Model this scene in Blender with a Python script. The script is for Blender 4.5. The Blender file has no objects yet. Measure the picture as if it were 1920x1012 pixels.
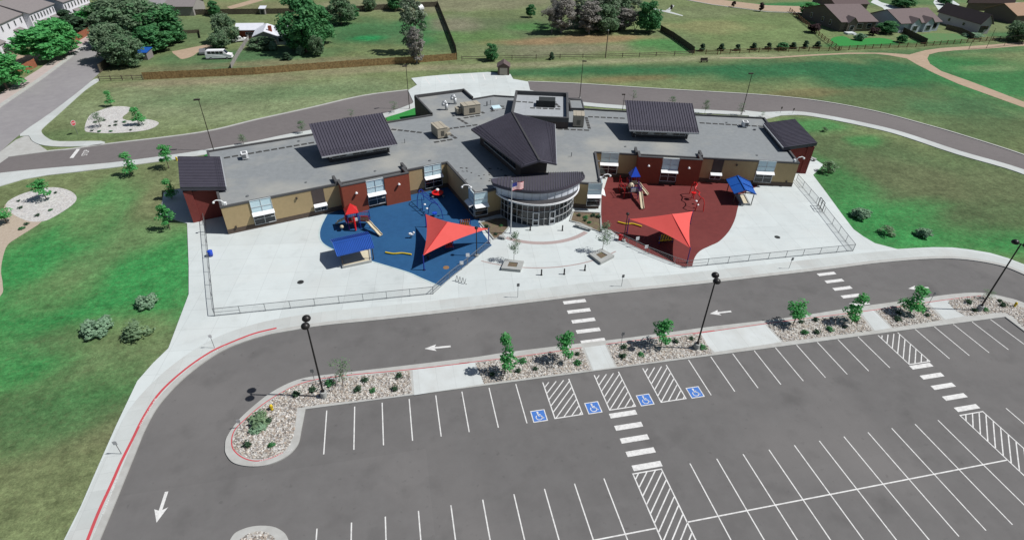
import bpy, math, random
from mathutils import Vector, Matrix, noise
from mathutils.geometry import tessellate_polygon
R_ = math.radians
scene = bpy.context.scene
COL = scene.collection
# ---------------------------------------------------------------- camera
F_PX, PITCH, ROLL, YAW, CAM_H = 1074.78, R_(35.4761), R_(1.53096), R_(12.6496), 45.50286
_cy, _sy = math.cos(YAW), math.sin(YAW)
FWD = Vector((_sy*math.cos(PITCH), _cy*math.cos(PITCH), -math.sin(PITCH)))
_r = Vector((_cy, -_sy, 0)); _u = _r.cross(FWD)
RGT = _r*math.cos(ROLL) + _u*math.sin(ROLL); UPV = -_r*math.sin(ROLL) + _u*math.cos(ROLL)
CAMP = Vector((0, 0, CAM_H))
cd = bpy.data.cameras.new('camera'); cam = bpy.data.objects.new('camera', cd); COL.objects.link(cam)
cam.matrix_world = Matrix(((RGT.x, UPV.x, -FWD.x, 0), (RGT.y, UPV.y, -FWD.y, 0), (RGT.z, UPV.z, -FWD.z, CAM_H), (0, 0, 0, 1)))
cd.sensor_width = 36; cd.lens = 36*F_PX/1920; cd.clip_start = .5; cd.clip_end = 8000
scene.camera = cam
# ---------------------------------------------------------------- sky, sun, exposure
SUN = Vector((.972, -.235, 1.33)).normalized()
world = bpy.data.worlds.new('World'); scene.world = world; world.use_nodes = True
wn = world.node_tree.nodes; wl = world.node_tree.links
sky = wn.new('ShaderNodeTexSky'); sky.sky_type = 'NISHITA'; sky.sun_disc = False
sky.sun_elevation = math.asin(SUN.z); sky.sun_rotation = math.atan2(SUN.x, SUN.y)
sky.air_density = 1.0; sky.dust_density = 1.2; sky.ozone_density = 1.0
wl.new(sky.outputs[0], wn['Background'].inputs[0]); wn['Background'].inputs[1].default_value = .05
sd = bpy.data.lights.new('sun', 'SUN'); sd.energy = 4.6; sd.angle = R_(.5); sd.color = (1, .975, .935)
so = bpy.data.objects.new('sun', sd); COL.objects.link(so); so.rotation_euler = SUN.to_track_quat('Z', 'Y').to_euler(); so.location = (60, -20, 150)
scene.view_settings.view_transform = 'Standard'; scene.view_settings.look = 'None'
scene.view_settings.exposure = 0.12; scene.view_settings.gamma = 1
# ---------------------------------------------------------------- survey: a photo pixel to the point at height z on that sight line (used to measure world positions)
def G(x, y, z=0.):
    d = FWD + RGT*((x-960)/F_PX) + UPV*((506-y)/F_PX)
    return CAMP + d*((z-CAM_H)/d.z)
def GP(pts, z=0.): return [G(x, y, z) for x, y in pts]
def PX(p):
    d = Vector(p)-CAMP; z = d.dot(FWD); return 960+F_PX*d.dot(RGT)/z, 506-F_PX*d.dot(UPV)/z
def HG(b, t, z0=0.):
    B = G(b[0], b[1], z0); best = (1e9, 0)
    for i in range(5, 900):
        h = i*.03; q = PX(B+Vector((0, 0, h))); e = math.hypot(q[0]-t[0], q[1]-t[1])
        if e < best[0]: best = (e, h)
    return best[1], B
def crop(ox, oy, s): return lambda pts: [(ox+x*s, oy+y*s) for x, y in pts]
C1 = crop(0, 0, .25); C2 = crop(480, 0, .25); C3 = crop(960, 0, .25); C4 = crop(1440, 0, .25); C5 = crop(0, 250, .25)
CI = crop(400, 550, 480/1388); CJ = crop(860, 520, 480/1735); CK = crop(1300, 450, 620/1793); CL = crop(0, 500, 620/1225)
CP = crop(860, 300, 300/1320); CQ = crop(560, 300, 360/1401); CR = crop(1100, 250, 360/1401); CF = crop(1380, 200, 360/1175)
CS = crop(1300, 200, 260/1316); CH = crop(600, 350, 220/1237); CG = crop(1090, 280, 250/1265); CB = crop(520, 200, 240/1214)
CC = crop(740, 140, 240/1214); CD = crop(880, 160, 240/1349); CE = crop(1040, 180, 300/1380); CA = crop(330, 260, 200/1065)
def smooth(pts, n=6, closed=False):
    out = []; N = len(pts); P = [Vector(p) for p in pts]
    rng = range(N if closed else N-1)
    for i in rng:
        p0 = P[(i-1) % N] if closed or i > 0 else P[i]; p1 = P[i]; p2 = P[(i+1) % N]; p3 = P[(i+2) % N] if closed or i+2 < N else P[i+1]
        for k in range(n):
            t = k/n
            out.append(.5*((2*p1)+(-p0+p2)*t+(2*p0-5*p1+4*p2-p3)*t*t+(-p0+3*p1-3*p2+p3)*t**3))
    if not closed: out.append(P[-1])
    return out
# ---------------------------------------------------------------- materials
def mat(name, c1, c2=None, scale=1., rough=.8, bump=0., metal=0., detail=5, c3=None, scale3=.1, f3=.5, spec=.3, bscale=None, trans=0.):
    m = bpy.data.materials.new(name); m.use_nodes = True; nt = m.node_tree; N = nt.nodes; L = nt.links
    b = N['Principled BSDF']; b.inputs['Roughness'].default_value = rough; b.inputs['Metallic'].default_value = metal
    b.inputs['Specular IOR Level'].default_value = spec
    c2 = c2 or tuple(x*.82 for x in c1)
    tc = N.new('ShaderNodeTexCoord')
    n1 = N.new('ShaderNodeTexNoise'); n1.inputs['Scale'].default_value = scale; n1.inputs['Detail'].default_value = detail; n1.inputs['Roughness'].default_value = .65
    L.new(tc.outputs['Object'], n1.inputs['Vector'])
    r = N.new('ShaderNodeMapRange'); r.inputs[1].default_value = .3; r.inputs[2].default_value = .7; L.new(n1.outputs[0], r.inputs[0])
    mx = N.new('ShaderNodeMix'); mx.data_type = 'RGBA'; mx.inputs[6].default_value = (*c1, 1); mx.inputs[7].default_value = (*c2, 1)
    L.new(r.outputs[0], mx.inputs[0]); out = mx.outputs[2]
    if c3:
        n3 = N.new('ShaderNodeTexNoise'); n3.inputs['Scale'].default_value = scale3; n3.inputs['Detail'].default_value = 4; L.new(tc.outputs['Object'], n3.inputs['Vector'])
        r3 = N.new('ShaderNodeMapRange'); r3.inputs[1].default_value = .48; r3.inputs[2].default_value = .72; r3.inputs[4].default_value = f3; L.new(n3.outputs[0], r3.inputs[0])
        m3 = N.new('ShaderNodeMix'); m3.data_type = 'RGBA'; m3.inputs[7].default_value = (*c3, 1); L.new(out, m3.inputs[6]); L.new(r3.outputs[0], m3.inputs[0]); out = m3.outputs[2]
    L.new(out, b.inputs['Base Color'])
    if bump:
        nb = N.new('ShaderNodeTexNoise'); nb.inputs['Scale'].default_value = bscale or scale*3; nb.inputs['Detail'].default_value = 4; L.new(tc.outputs['Object'], nb.inputs['Vector'])
        bp = N.new('ShaderNodeBump'); bp.inputs['Strength'].default_value = bump; bp.inputs['Distance'].default_value = .05; L.new(nb.outputs[0], bp.inputs['Height']); L.new(bp.outputs[0], b.inputs['Normal'])
    pass
    return m
def colour_socket(m):
    return m.node_tree.nodes['Principled BSDF'].inputs['Base Color'].links[0].from_socket
def joints(m, sx, sy, w, rot=0., dark=.72, ox=0., oy=0.):
    """score joints of slabs (real grooves in the concrete) as a thin darker grid"""
    nt = m.node_tree; N = nt.nodes; L = nt.links; src = colour_socket(m)
    tc = N.new('ShaderNodeTexCoord'); mp = N.new('ShaderNodeMapping'); mp.inputs['Rotation'].default_value = (0, 0, rot); mp.inputs['Location'].default_value = (ox, oy, 0)
    L.new(tc.outputs['Object'], mp.inputs[0]); sp = N.new('ShaderNodeSeparateXYZ'); L.new(mp.outputs[0], sp.inputs[0])
    outs = []
    for ax, s in ((0, sx), (1, sy)):
        pp = N.new('ShaderNodeMath'); pp.operation = 'PINGPONG'; pp.inputs[1].default_value = s/2; L.new(sp.outputs[ax], pp.inputs[0])
        lt = N.new('ShaderNodeMath'); lt.operation = 'LESS_THAN'; lt.inputs[1].default_value = w/2; L.new(pp.outputs[0], lt.inputs[0]); outs.append(lt.outputs[0])
    mxx = N.new('ShaderNodeMath'); mxx.operation = 'MAXIMUM'; L.new(outs[0], mxx.inputs[0]); L.new(outs[1], mxx.inputs[1])
    mm = N.new('ShaderNodeMath'); mm.operation = 'MULTIPLY'; mm.inputs[1].default_value = 1-dark; L.new(mxx.outputs[0], mm.inputs[0])
    m2 = N.new('ShaderNodeMix'); m2.data_type = 'RGBA'; m2.inputs[7].default_value = (.12, .12, .12, 1); L.new(src, m2.inputs[6]); L.new(mm.outputs[0], m2.inputs[0])
    # slab to slab tone
    sn = N.new('ShaderNodeVectorMath'); sn.operation = 'SNAP'; sn.inputs[1].default_value = (sx*2, sy*2, 100); L.new(mp.outputs[0], sn.inputs[0])
    wn_ = N.new('ShaderNodeTexWhiteNoise'); L.new(sn.outputs[0], wn_.inputs[0])
    r = N.new('ShaderNodeMapRange'); r.inputs[3].default_value = .93; r.inputs[4].default_value = 1.04; L.new(wn_.outputs[0], r.inputs[0])
    vm = N.new('ShaderNodeVectorMath'); vm.operation = 'SCALE'; L.new(m2.outputs[2], vm.inputs[0]); L.new(r.outputs[0], vm.inputs['Scale'])
    L.new(vm.outputs[0], N['Principled BSDF'].inputs['Base Color'])
    return m
M = {}
M['asphalt'] = joints(mat('asphalt', (.137, .133, .132), (.117, .113, .112), .45, .9, .15, c3=(.165, .158, .155), scale3=.055, f3=.8, detail=8), 400, 4.4, .05, R_(0), .93)
def blotches(m, scale, lo, hi, k):
    nt = m.node_tree; N = nt.nodes; L = nt.links; src = colour_socket(m); tc = N.new('ShaderNodeTexCoord'); n = N.new('ShaderNodeTexNoise'); n.inputs['Scale'].default_value = scale; n.inputs['Detail'].default_value = 6; L.new(tc.outputs['Object'], n.inputs['Vector'])
    r = N.new('ShaderNodeMapRange'); r.inputs[1].default_value = lo; r.inputs[2].default_value = hi; r.inputs[3].default_value = 1; r.inputs[4].default_value = k; L.new(n.outputs[0], r.inputs[0])
    v = N.new('ShaderNodeVectorMath'); v.operation = 'SCALE'; L.new(src, v.inputs[0]); L.new(r.outputs[0], v.inputs['Scale']); L.new(v.outputs[0], N['Principled BSDF'].inputs['Base Color'])
blotches(M['asphalt'], .3, .55, .72, .84); blotches(M['asphalt'], 1.6, .64, .74, .82)
M['asphalt_ring'] = mat('asphalt ring drive', (.150, .137, .137), (.130, .118, .118), .9, .9, .1, c3=(.175, .16, .157), scale3=.05)
M['asphalt_street'] = mat('asphalt street', (.26, .25, .255), (.215, .205, .215), .5, .9, .1, c3=(.28, .27, .27), scale3=.08)
M['concrete'] = joints(mat('plaza concrete', (.53, .575, .575), (.49, .53, .53), .35, .85, .05, c3=(.50, .515, .50), scale3=.13, f3=.45), 3.6, 3.6, .05, R_(6), .78)
blotches(M['concrete'], .5, .56, .75, .9); blotches(M['concrete'], .06, .5, .7, .93)
M['walk'] = joints(mat('sidewalk concrete', (.47, .50, .495), (.425, .45, .44), .5, .85, .05, c3=(.42, .41, .39), scale3=.2, f3=.5), 1.8, 1.8, .04, R_(0), .84)
M['walk_white'] = joints(mat('white walk concrete', (.52, .55, .55), (.47, .495, .49), .6, .85, c3=(.42, .42, .40), scale3=.3, f3=.4), 1.9, 60, .035, R_(0), .8)
M['kerb'] = mat('kerb concrete', (.42, .425, .41), (.35, .35, .335), 1.2, .85, c3=(.30, .29, .27), scale3=.4, f3=.4)
M['white_paint'] = mat('white road paint', (.70, .70, .69), (.54, .54, .53), 5., .7, c3=(.34, .33, .33), scale3=2.2, f3=.55)
M['blue_paint'] = mat('blue road paint', (.05, .17, .52), (.06, .15, .42), 3., .7)
M['red_paint'] = mat('red kerb paint', (.50, .06, .075), (.40, .07, .08), 2., .7)
M['blue_rubber'] = mat('blue rubber surfacing', (.016, .082, .20), (.012, .066, .165), 1.2, .85, .1, c3=(.02, .10, .225), scale3=.15)
M['red_rubber'] = mat('red rubber surfacing', (.145, .028, .026), (.115, .022, .021), 1.2, .85, .1, c3=(.165, .037, .034), scale3=.15)
M['pale_edge'] = mat('pale rubber edge', (.45, .55, .55))
M['gravel'] = mat('gravel bed', (.42, .38, .34), (.16, .14, .12), 5., .95, .6, c3=(.5, .47, .43), scale3=1.5, f3=.4)
M['rock'] = mat('river rock', (.55, .50, .45), (.24, .20, .175), 2.2, .85, detail=2)
M['mulch_pale'] = mat('pale pea gravel', (.48, .445, .40), (.33, .30, .265), 3., .95, .3, c3=(.38, .33, .28), scale3=.5)
M['pink_walk'] = mat('pinkish sidewalk', (.44, .37, .35), (.37, .31, .29), .8, .9)
M['garden_grass'] = mat('garden grass', (.06, .19, .06), (.12, .17, .07), .7, .95)
M['lush'] = mat('lush grass', (.03, .24, .045), (.02, .17, .035), 2., .95)
M['pale_mulch'] = mat('pale tan mulch', (.42, .355, .29), (.33, .27, .21), 3., .95, .3)
M['dirt'] = mat('tan dirt', (.40, .30, .22), (.32, .24, .17), .8, .95, .2, c3=(.30, .24, .16), scale3=.2)
M['roof_membrane'] = mat('grey roof membrane', (.225, .242, .252), (.19, .205, .214), 1.3, .85, .08, c3=(.33, .325, .295), scale3=.12, f3=.7)
M['roof_membrane_pale'] = joints(mat('pale roof membrane', (.34, .36, .38), (.29, .31, .33), 1.3, .8), 2.6, 40, .06, R_(15.6), .8)
M['metal_roof'] = mat('dark standing seam metal', (.066, .062, .084), (.056, .052, .07), .8, .5, metal=0., spec=.4)
M['coping'] = mat('dark metal coping', (.085, .085, .088), (.07, .07, .072), 1., .6)
M['fascia'] = mat('dark fascia', (.06, .058, .062), None, 1., .6)
M['silver'] = mat('silver metal trim', (.50, .52, .54), (.42, .44, .46), 1., .45, metal=.3)
M['tan_wall'] = mat('tan block wall', (.40, .305, .17), (.36, .275, .152), 2., .9, .1, c3=(.33, .255, .145), scale3=.5, f3=.3)
M['brown_base'] = mat('brown block base', (.105, .078, .062), (.085, .065, .052), 2., .9, .1)
M['brown_panel'] = mat('brown panel', (.085, .068, .064), None, 1., .8)
M['brick'] = mat('rust brick wall', (.27, .068, .04), (.23, .058, .034), 2., .9, .1, c3=(.20, .055, .035), scale3=.6, f3=.3)
M['maroon_shaded'] = mat('maroon brick wall', (.20, .045, .04), (.17, .038, .034), 2., .9, .1)  # darker red brick with the shade under the entry canopies put into the colour
M['glass'] = mat('dark glass', (.018, .022, .028), (.012, .015, .02), .6, .08, spec=.6)
M['spandrel'] = mat('pale blue panel glazing', (.55, .71, .77), (.50, .66, .72), .5, .35, spec=.4)
M['poly'] = mat('translucent white panel', (.70, .74, .80), (.62, .66, .72), 1., .5)
M['white'] = mat('white metal', (.78, .79, .80), (.70, .71, .72), 1.5, .5)
M['frame'] = mat('aluminium frame', (.55, .57, .58), None, 1., .5)
M['hvac'] = mat('beige unit metal', (.37, .335, .27), (.32, .29, .235), 1., .6)
M['hvac_dark'] = mat('dark louvre', (.03, .033, .033), None, 1., .6)
M['pad'] = mat('dark walkway pad', (.055, .055, .055), (.045, .045, .045), 2., .9)
M['black'] = mat('black painted metal', (.018, .017, .017), None, 1., .4)
M['bronze'] = mat('bronze painted metal', (.05, .04, .035), None, 1., .5)
M['grey_metal'] = mat('galvanised metal', (.22, .23, .24), None, 1., .5, metal=.4)
M['red_metal'] = mat('red painted metal', (.48, .02, .025), None, 1., .4)
M['red_plastic'] = mat('red plastic', (.62, .015, .015), (.5, .012, .012), 1., .35, spec=.5)
M['blue_metal'] = mat('blue painted metal', (.02, .035, .28), None, 1., .4)
M['blue_plastic'] = mat('blue plastic', (.012, .065, .50), (.01, .05, .42), 1., .35, spec=.5)
M['blue_roof'] = mat('blue metal roof', (.025, .10, .42), (.02, .085, .36), 1., .5)
M['blue_roof2'] = mat('bright blue metal roof', (.012, .085, .36), (.01, .075, .32), 1., .5)
M['cream'] = mat('cream plastic', (.55, .48, .34), (.48, .42, .30), 1., .4, spec=.5)
M['sand'] = mat('sand', (.58, .52, .38), (.5, .45, .33), 2., .95)
M['yellow'] = mat('yellow paint', (.62, .45, .02), None, 1., .5)
M['orange'] = mat('orange paint', (.62, .20, .02), None, 1., .5)
M['purple'] = mat('purple painted metal', (.09, .02, .16), None, 1., .4)
M['sail'] = mat('coral shade cloth', (.60, .085, .075), (.56, .075, .065), .6, .8)
M['planter'] = mat('planter concrete', (.36, .37, .36), (.30, .31, .30), 1.5, .85)
M['soil'] = mat('planting soil', (.16, .12, .085), (.10, .075, .05), 4., .95, .4, c3=(.15, .16, .07), scale3=1.2, f3=.8)
M['brick_paver'] = mat('rose pavers', (.37, .30, .29), (.32, .255, .245), 3., .9)
M['bark'] = mat('bark', (.16, .125, .10), (.10, .08, .065), 3., .95)
M['dead_bark'] = mat('grey bare branches', (.28, .25, .24), (.20, .18, .175), 2., .95)
M['fence_wood'] = mat('cedar fence boards', (.38, .25, .115), (.17, .105, .045), 2.2, .9, .1, detail=2)
M['fence_red'] = mat('red brown fence boards', (.30, .11, .06), (.22, .08, .045), 1.8, .9)
M['fence_dark'] = mat('weathered fence boards', (.10, .085, .06), (.07, .06, .045), 1.8, .9)
M['rail_wood'] = mat('split rail wood', (.16, .085, .045), (.12, .065, .035), 1.8, .9)
M['siding_white'] = mat('white siding', (.68, .67, .72), (.62, .61, .66), .4, .8)
M['siding_grey'] = mat('grey siding', (.27, .26, .25), (.24, .23, .22), .5, .8)
M['siding_taupe'] = mat('taupe siding', (.15, .125, .105), (.13, .11, .095), .5, .8)
M['siding_blue'] = mat('pale blue siding', (.40, .45, .52), (.37, .42, .48), .5, .8)
M['siding_pink'] = mat('pale pink siding', (.50, .46, .47), (.46, .43, .44), .5, .8)
M['shingle_grey'] = mat('grey shingles', (.21, .19, .19), (.18, .165, .165), 1.5, .95)
M['shingle_brown'] = mat('mauve brown shingles', (.165, .13, .13), (.14, .11, .11), 1.5, .95)
M['shingle_dark'] = mat('dark brown shingles', (.115, .085, .085), (.10, .075, .075), 1.5, .95)
M['shingle_tan'] = mat('tan shingles', (.33, .22, .15), (.29, .19, .13), 1.5, .95)
M['roof_white'] = mat('white metal roof', (.62, .64, .70), (.56, .58, .64), .6, .6)
M['skin'] = mat('skin', (.45, .28, .2))
def cell_colour(m, scale, cols):
    nt = m.node_tree; N = nt.nodes; L = nt.links; tc = N.new('ShaderNodeTexCoord'); v = N.new('ShaderNodeTexVoronoi'); v.inputs['Scale'].default_value = scale; L.new(tc.outputs['Object'], v.inputs['Vector'])
    sp = N.new('ShaderNodeSeparateColor'); L.new(v.outputs['Color'], sp.inputs[0]); r = N.new('ShaderNodeValToRGB'); r.color_ramp.interpolation = 'CONSTANT'
    e = r.color_ramp.elements; e[0].position = 0; e[0].color = (*cols[0], 1); e[1].position = 1/len(cols); e[1].color = (*cols[1], 1)
    for i, c in enumerate(cols[2:]): q = e.new((i+2)/len(cols)); q.color = (*c, 1)
    L.new(sp.outputs[0], r.inputs[0]); L.new(r.outputs[0], N['Principled BSDF'].inputs['Base Color'])
STONES = [(.52, .50, .46), (.30, .28, .26), (.62, .60, .57), (.36, .30, .25), (.24, .22, .20), (.46, .42, .37), (.66, .64, .60), (.20, .18, .165), (.42, .36, .30), (.50, .49, .48)]
cell_colour(M['rock'], 5.5, STONES); cell_colour(M['gravel'], 6., [tuple(x*.75 for x in c) for c in STONES])
cell_colour(M['mulch_pale'], 5., [tuple(.30+x*.35 for x in c) for c in STONES])
def leafmat(name, a, b, c=None):
    m = mat(name, a, b, 1.2, .75, c3=c, scale3=.5, f3=.8, detail=3)
    nt = m.node_tree; N = nt.nodes; L = nt.links; P = N['Principled BSDF']; out = N['Material Output']
    tr = N.new('ShaderNodeBsdfTranslucent'); L.new(P.inputs['Base Color'].links[0].from_socket, tr.inputs['Color'])
    mx = N.new('ShaderNodeMixShader'); mx.inputs[0].default_value = .4; L.new(P.outputs[0], mx.inputs[1]); L.new(tr.outputs[0], mx.inputs[2]); L.new(mx.outputs[0], out.inputs['Surface'])
    return m
M['leaf_bright'] = leafmat('bright green leaves', (.11, .42, .12), (.07, .31, .10), (.19, .48, .16))
M['leaf_green'] = leafmat('green leaves', (.085, .27, .10), (.05, .18, .07), (.14, .32, .13))
M['leaf_grey'] = leafmat('grey green leaves', (.20, .29, .17), (.13, .205, .125), (.09, .24, .10))
M['leaf_dark'] = leafmat('dark green leaves', (.06, .12, .065), (.04, .085, .05), (.085, .15, .075))
M['leaf_bush'] = leafmat('blue green needles', (.30, .46, .30), (.20, .33, .22))
M['leaf_pale'] = leafmat('pale green leaves', (.25, .37, .21), (.18, .28, .16))
M['twigs'] = leafmat('bare grey twigs', (.36, .345, .32), (.25, .24, .22)); M['twig_green'] = leafmat('half leafless twigs', (.22, .30, .20), (.15, .21, .14), (.33, .33, .29))
M['leaf_purple'] = leafmat('plum leaves', (.07, .035, .04), (.045, .025, .03))
def chain_mat():
    m = bpy.data.materials.new('chain link'); m.use_nodes = True; N = m.node_tree.nodes; L = m.node_tree.links
    P = N['Principled BSDF']; P.inputs['Base Color'].default_value = (.20, .21, .21, 1); P.inputs['Metallic'].default_value = .3
    t = N.new('ShaderNodeBsdfTransparent'); mx = N.new('ShaderNodeMixShader'); mx.inputs[0].default_value = .14
    L.new(t.outputs[0], mx.inputs[1]); L.new(P.outputs[0], mx.inputs[2]); L.new(mx.outputs[0], N['Material Output'].inputs['Surface']); return m
M['chain'] = chain_mat()
# ---------------------------------------------------------------- mesh helpers
ROOT = {}
class MB:
    def __init__(s): s.v = []; s.f = []; s.mi = []; s.cur = 0
    def add(s, vs, fs):
        o = len(s.v); s.v += [Vector(v) for v in vs]; s.f += [tuple(i+o for i in f) for f in fs]; s.mi += [s.cur]*len(fs); return s
    def box(s, c, d, rz=0.):
        cx, cy, cz = c; x, y, z = d[0]/2, d[1]/2, d[2]/2; cr, sr = math.cos(rz), math.sin(rz); vs = []
        for dz in (-z, z):
            for dx, dy in ((-x, -y), (x, -y), (x, y), (-x, y)): vs.append((cx+dx*cr-dy*sr, cy+dx*sr+dy*cr, cz+dz))
        return s.add(vs, [(3, 2, 1, 0), (4, 5, 6, 7), (0, 1, 5, 4), (1, 2, 6, 5), (2, 3, 7, 6), (3, 0, 4, 7)])
    def prism(s, poly, z0, z1, top=True, bottom=False):
        P = [Vector((p[0], p[1], 0)) for p in poly]
        a = sum(P[i].x*P[(i+1) % len(P)].y-P[(i+1) % len(P)].x*P[i].y for i in range(len(P)))
        if a < 0: P.reverse()
        n = len(P); vs = [(p.x, p.y, z0) for p in P]+[(p.x, p.y, z1) for p in P]; fs = []
        if z1 > z0: fs += [(i, (i+1) % n, n+(i+1) % n, n+i) for i in range(n)]
        T = tessellate_polygon([P]) if (top or bottom) else []
        def up(t):
            A, B, C = (P[i] for i in t); return ((B-A).cross(C-A)).z > 0
        for t in T:
            t = t if up(t) else t[::-1]
            if top: fs.append(tuple(n+i for i in t))
            if bottom: fs.append(tuple(reversed(t)))
        return s.add(vs, fs)
    def slab3(s, pts, th, down=True):
        """a sheet through 3-D points with thickness th (downwards)"""
        n = len(pts); P = [Vector(p) for p in pts]; vs = [tuple(p) for p in P]+[(p.x, p.y, p.z-th) for p in P]
        nz = sum((P[i].x*P[(i+1) % n].y-P[(i+1) % n].x*P[i].y) for i in range(n))
        idx = list(range(n)); fs = [tuple(idx) if nz > 0 else tuple(idx[::-1]), tuple(n+i for i in (idx[::-1] if nz > 0 else idx))]
        for i in range(n):
            j = (i+1) % n; fs.append((i, n+i, n+j, j) if nz > 0 else (j, n+j, n+i, i))
        return s.add(vs, fs)
    def tube(s, a, b, r0, r1=None, n=8, cap=True):
        a = Vector(a); b = Vector(b); r1 = r0 if r1 is None else r1; d = (b-a)
        if d.length < 1e-6: return s
        d.normalize(); x = d.cross(Vector((0, 0, 1)) if abs(d.z) < .95 else Vector((1, 0, 0))).normalized(); y = d.cross(x); vs = []
        for p, r in ((a, r0), (b, r1)):
            for i in range(n): t = 2*math.pi*i/n; vs.append(p+x*(math.cos(t)*r)+y*(math.sin(t)*r))
        fs = [(i, n+i, n+(i+1) % n, (i+1) % n) for i in range(n)]
        if cap: fs += [tuple(range(n)), tuple(reversed(range(n, 2*n)))]
        return s.add(vs, fs)
    def path(s, pts, r, n=8):
        for i in range(len(pts)-1): s.tube(pts[i], pts[i+1], r, r, n)
        return s
    def beam(s, a, b, w, h):
        a = Vector(a); b = Vector(b); d = (b-a).normalized(); x = d.cross(Vector((0, 0, 1)))
        x = x.normalized() if x.length > 1e-4 else Vector((1, 0, 0)); y = x.cross(d).normalized(); vs = []
        for p in (a, b):
            for sx, sy in ((-1, -1), (1, -1), (1, 1), (-1, 1)): vs.append(p+x*(sx*w/2)+y*(sy*h/2))
        return s.add(vs, [(3, 2, 1, 0), (4, 5, 6, 7), (0, 1, 5, 4), (1, 2, 6, 5), (2, 3, 7, 6), (3, 0, 4, 7)])
    def ball(s, c, rx, ry=None, rz=None, n=12, m=8):
        ry = ry or rx; rz = rz or rx; vs = []; fs = []
        for j in range(1, m):
            t = math.pi*j/m
            for i in range(n): p = 2*math.pi*i/n; vs.append((c[0]+rx*math.sin(t)*math.cos(p), c[1]+ry*math.sin(t)*math.sin(p), c[2]+rz*math.cos(t)))
        for j in range(m-2):
            for i in range(n): a = j*n+i; b = j*n+(i+1) % n; fs.append((a, a+n, b+n, b))
        vs += [(c[0], c[1], c[2]+rz), (c[0], c[1], c[2]-rz)]; k = len(vs)
        for i in range(n): fs.append((k-2, i, (i+1) % n)); fs.append((k-1, (m-2)*n+(i+1) % n, (m-2)*n+i))
        return s.add(vs, fs)
    def lathe(s, c, prof, n=16):
        vs = []; fs = []
        for r, z in prof:
            for i in range(n): t = 2*math.pi*i/n; vs.append((c[0]+r*math.cos(t), c[1]+r*math.sin(t), c[2]+z))
        for j in range(len(prof)-1):
            for i in range(n): a = j*n+i; b = j*n+(i+1) % n; fs.append((a, b, b+n, a+n))
        fs.append(tuple(reversed(range(n)))); fs.append(tuple(range((len(prof)-1)*n, len(prof)*n)))
        return s.add(vs, fs)
    def strip(s, pts, w0, w1, z0, z1, closed=False):
        """band beside a polyline: from w0 to w1 metres to its left"""
        P = [Vector((p[0], p[1], 0)) for p in pts]; n = len(P); L = []
        for i in range(n):
            a = P[(i-1) % n] if (closed or i > 0) else P[i]; b = P[(i+1) % n] if (closed or i < n-1) else P[i]
            t = (b-a).normalized(); L.append(Vector((-t.y, t.x, 0)))
        m = n if closed else n-1
        vs = []
        for p, q in zip(P, L):
            A = p+q*w0; B = p+q*w1
            vs += [(A.x, A.y, z0), (B.x, B.y, z0), (B.x, B.y, z1), (A.x, A.y, z1)]
        fs = []
        for i in range(m):
            a = i*4; b = ((i+1) % n)*4
            for k in (1, 2, 3) if z1 > z0 else (2,): fs.append((a+k, a+(k+1) % 4, b+(k+1) % 4, b+k))
        return s.add(vs, fs)
    def build(s, name, m, parent=None, smooth=False):
        me = bpy.data.meshes.new(name); o0 = ROOT.get(parent.name, Vector()) if parent else Vector()
        me.from_pydata([tuple(v-o0) for v in s.v], [], s.f)
        for q in (m if isinstance(m, (list, tuple)) else [m]): me.materials.append(M[q] if isinstance(q, str) else q)
        if any(s.mi): me.polygons.foreach_set('material_index', s.mi)
        if smooth: me.polygons.foreach_set('use_smooth', [True]*len(me.polygons))
        me.update(); o = bpy.data.objects.new(name, me); COL.objects.link(o)
        if parent: o.parent = parent; ROOT[o.name] = o0
        return o
def tag(o, label=None, cat=None, group=None, kind=None):
    if label: o['label'] = label
    if cat: o['category'] = cat
    if group: o['group'] = group
    if kind: o['kind'] = kind
    return o
def thing(name, label, cat, loc=(0, 0, 0), group=None):
    o = bpy.data.objects.new(name, None); COL.objects.link(o); o.location = loc; o.empty_display_size = .3; ROOT[o.name] = Vector(loc)
    return tag(o, label, cat, group)
def copy_tree(o, parent=None, top=None):
    c = o.copy(); COL.objects.link(c)
    if parent: c.parent = parent
    for ch in list(o.children): copy_tree(ch, c)
    return c
def struct(o): o['kind'] = 'structure'; return o
def offset_poly(P, d):
    P = [Vector((p[0], p[1], 0)) for p in P]; n = len(P)
    a = sum(P[i].x*P[(i+1) % n].y-P[(i+1) % n].x*P[i].y for i in range(n)); sg = 1 if a > 0 else -1; out = []
    for i in range(n):
        e0 = (P[i]-P[i-1]).normalized(); e1 = (P[(i+1) % n]-P[i]).normalized()
        n0 = Vector((e0.y, -e0.x, 0))*sg; n1 = Vector((e1.y, -e1.x, 0))*sg; b = (n0+n1); k = 1+n0.dot(n1)
        out.append(P[i]+b*(d/max(k, .4)))
    return out
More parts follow.
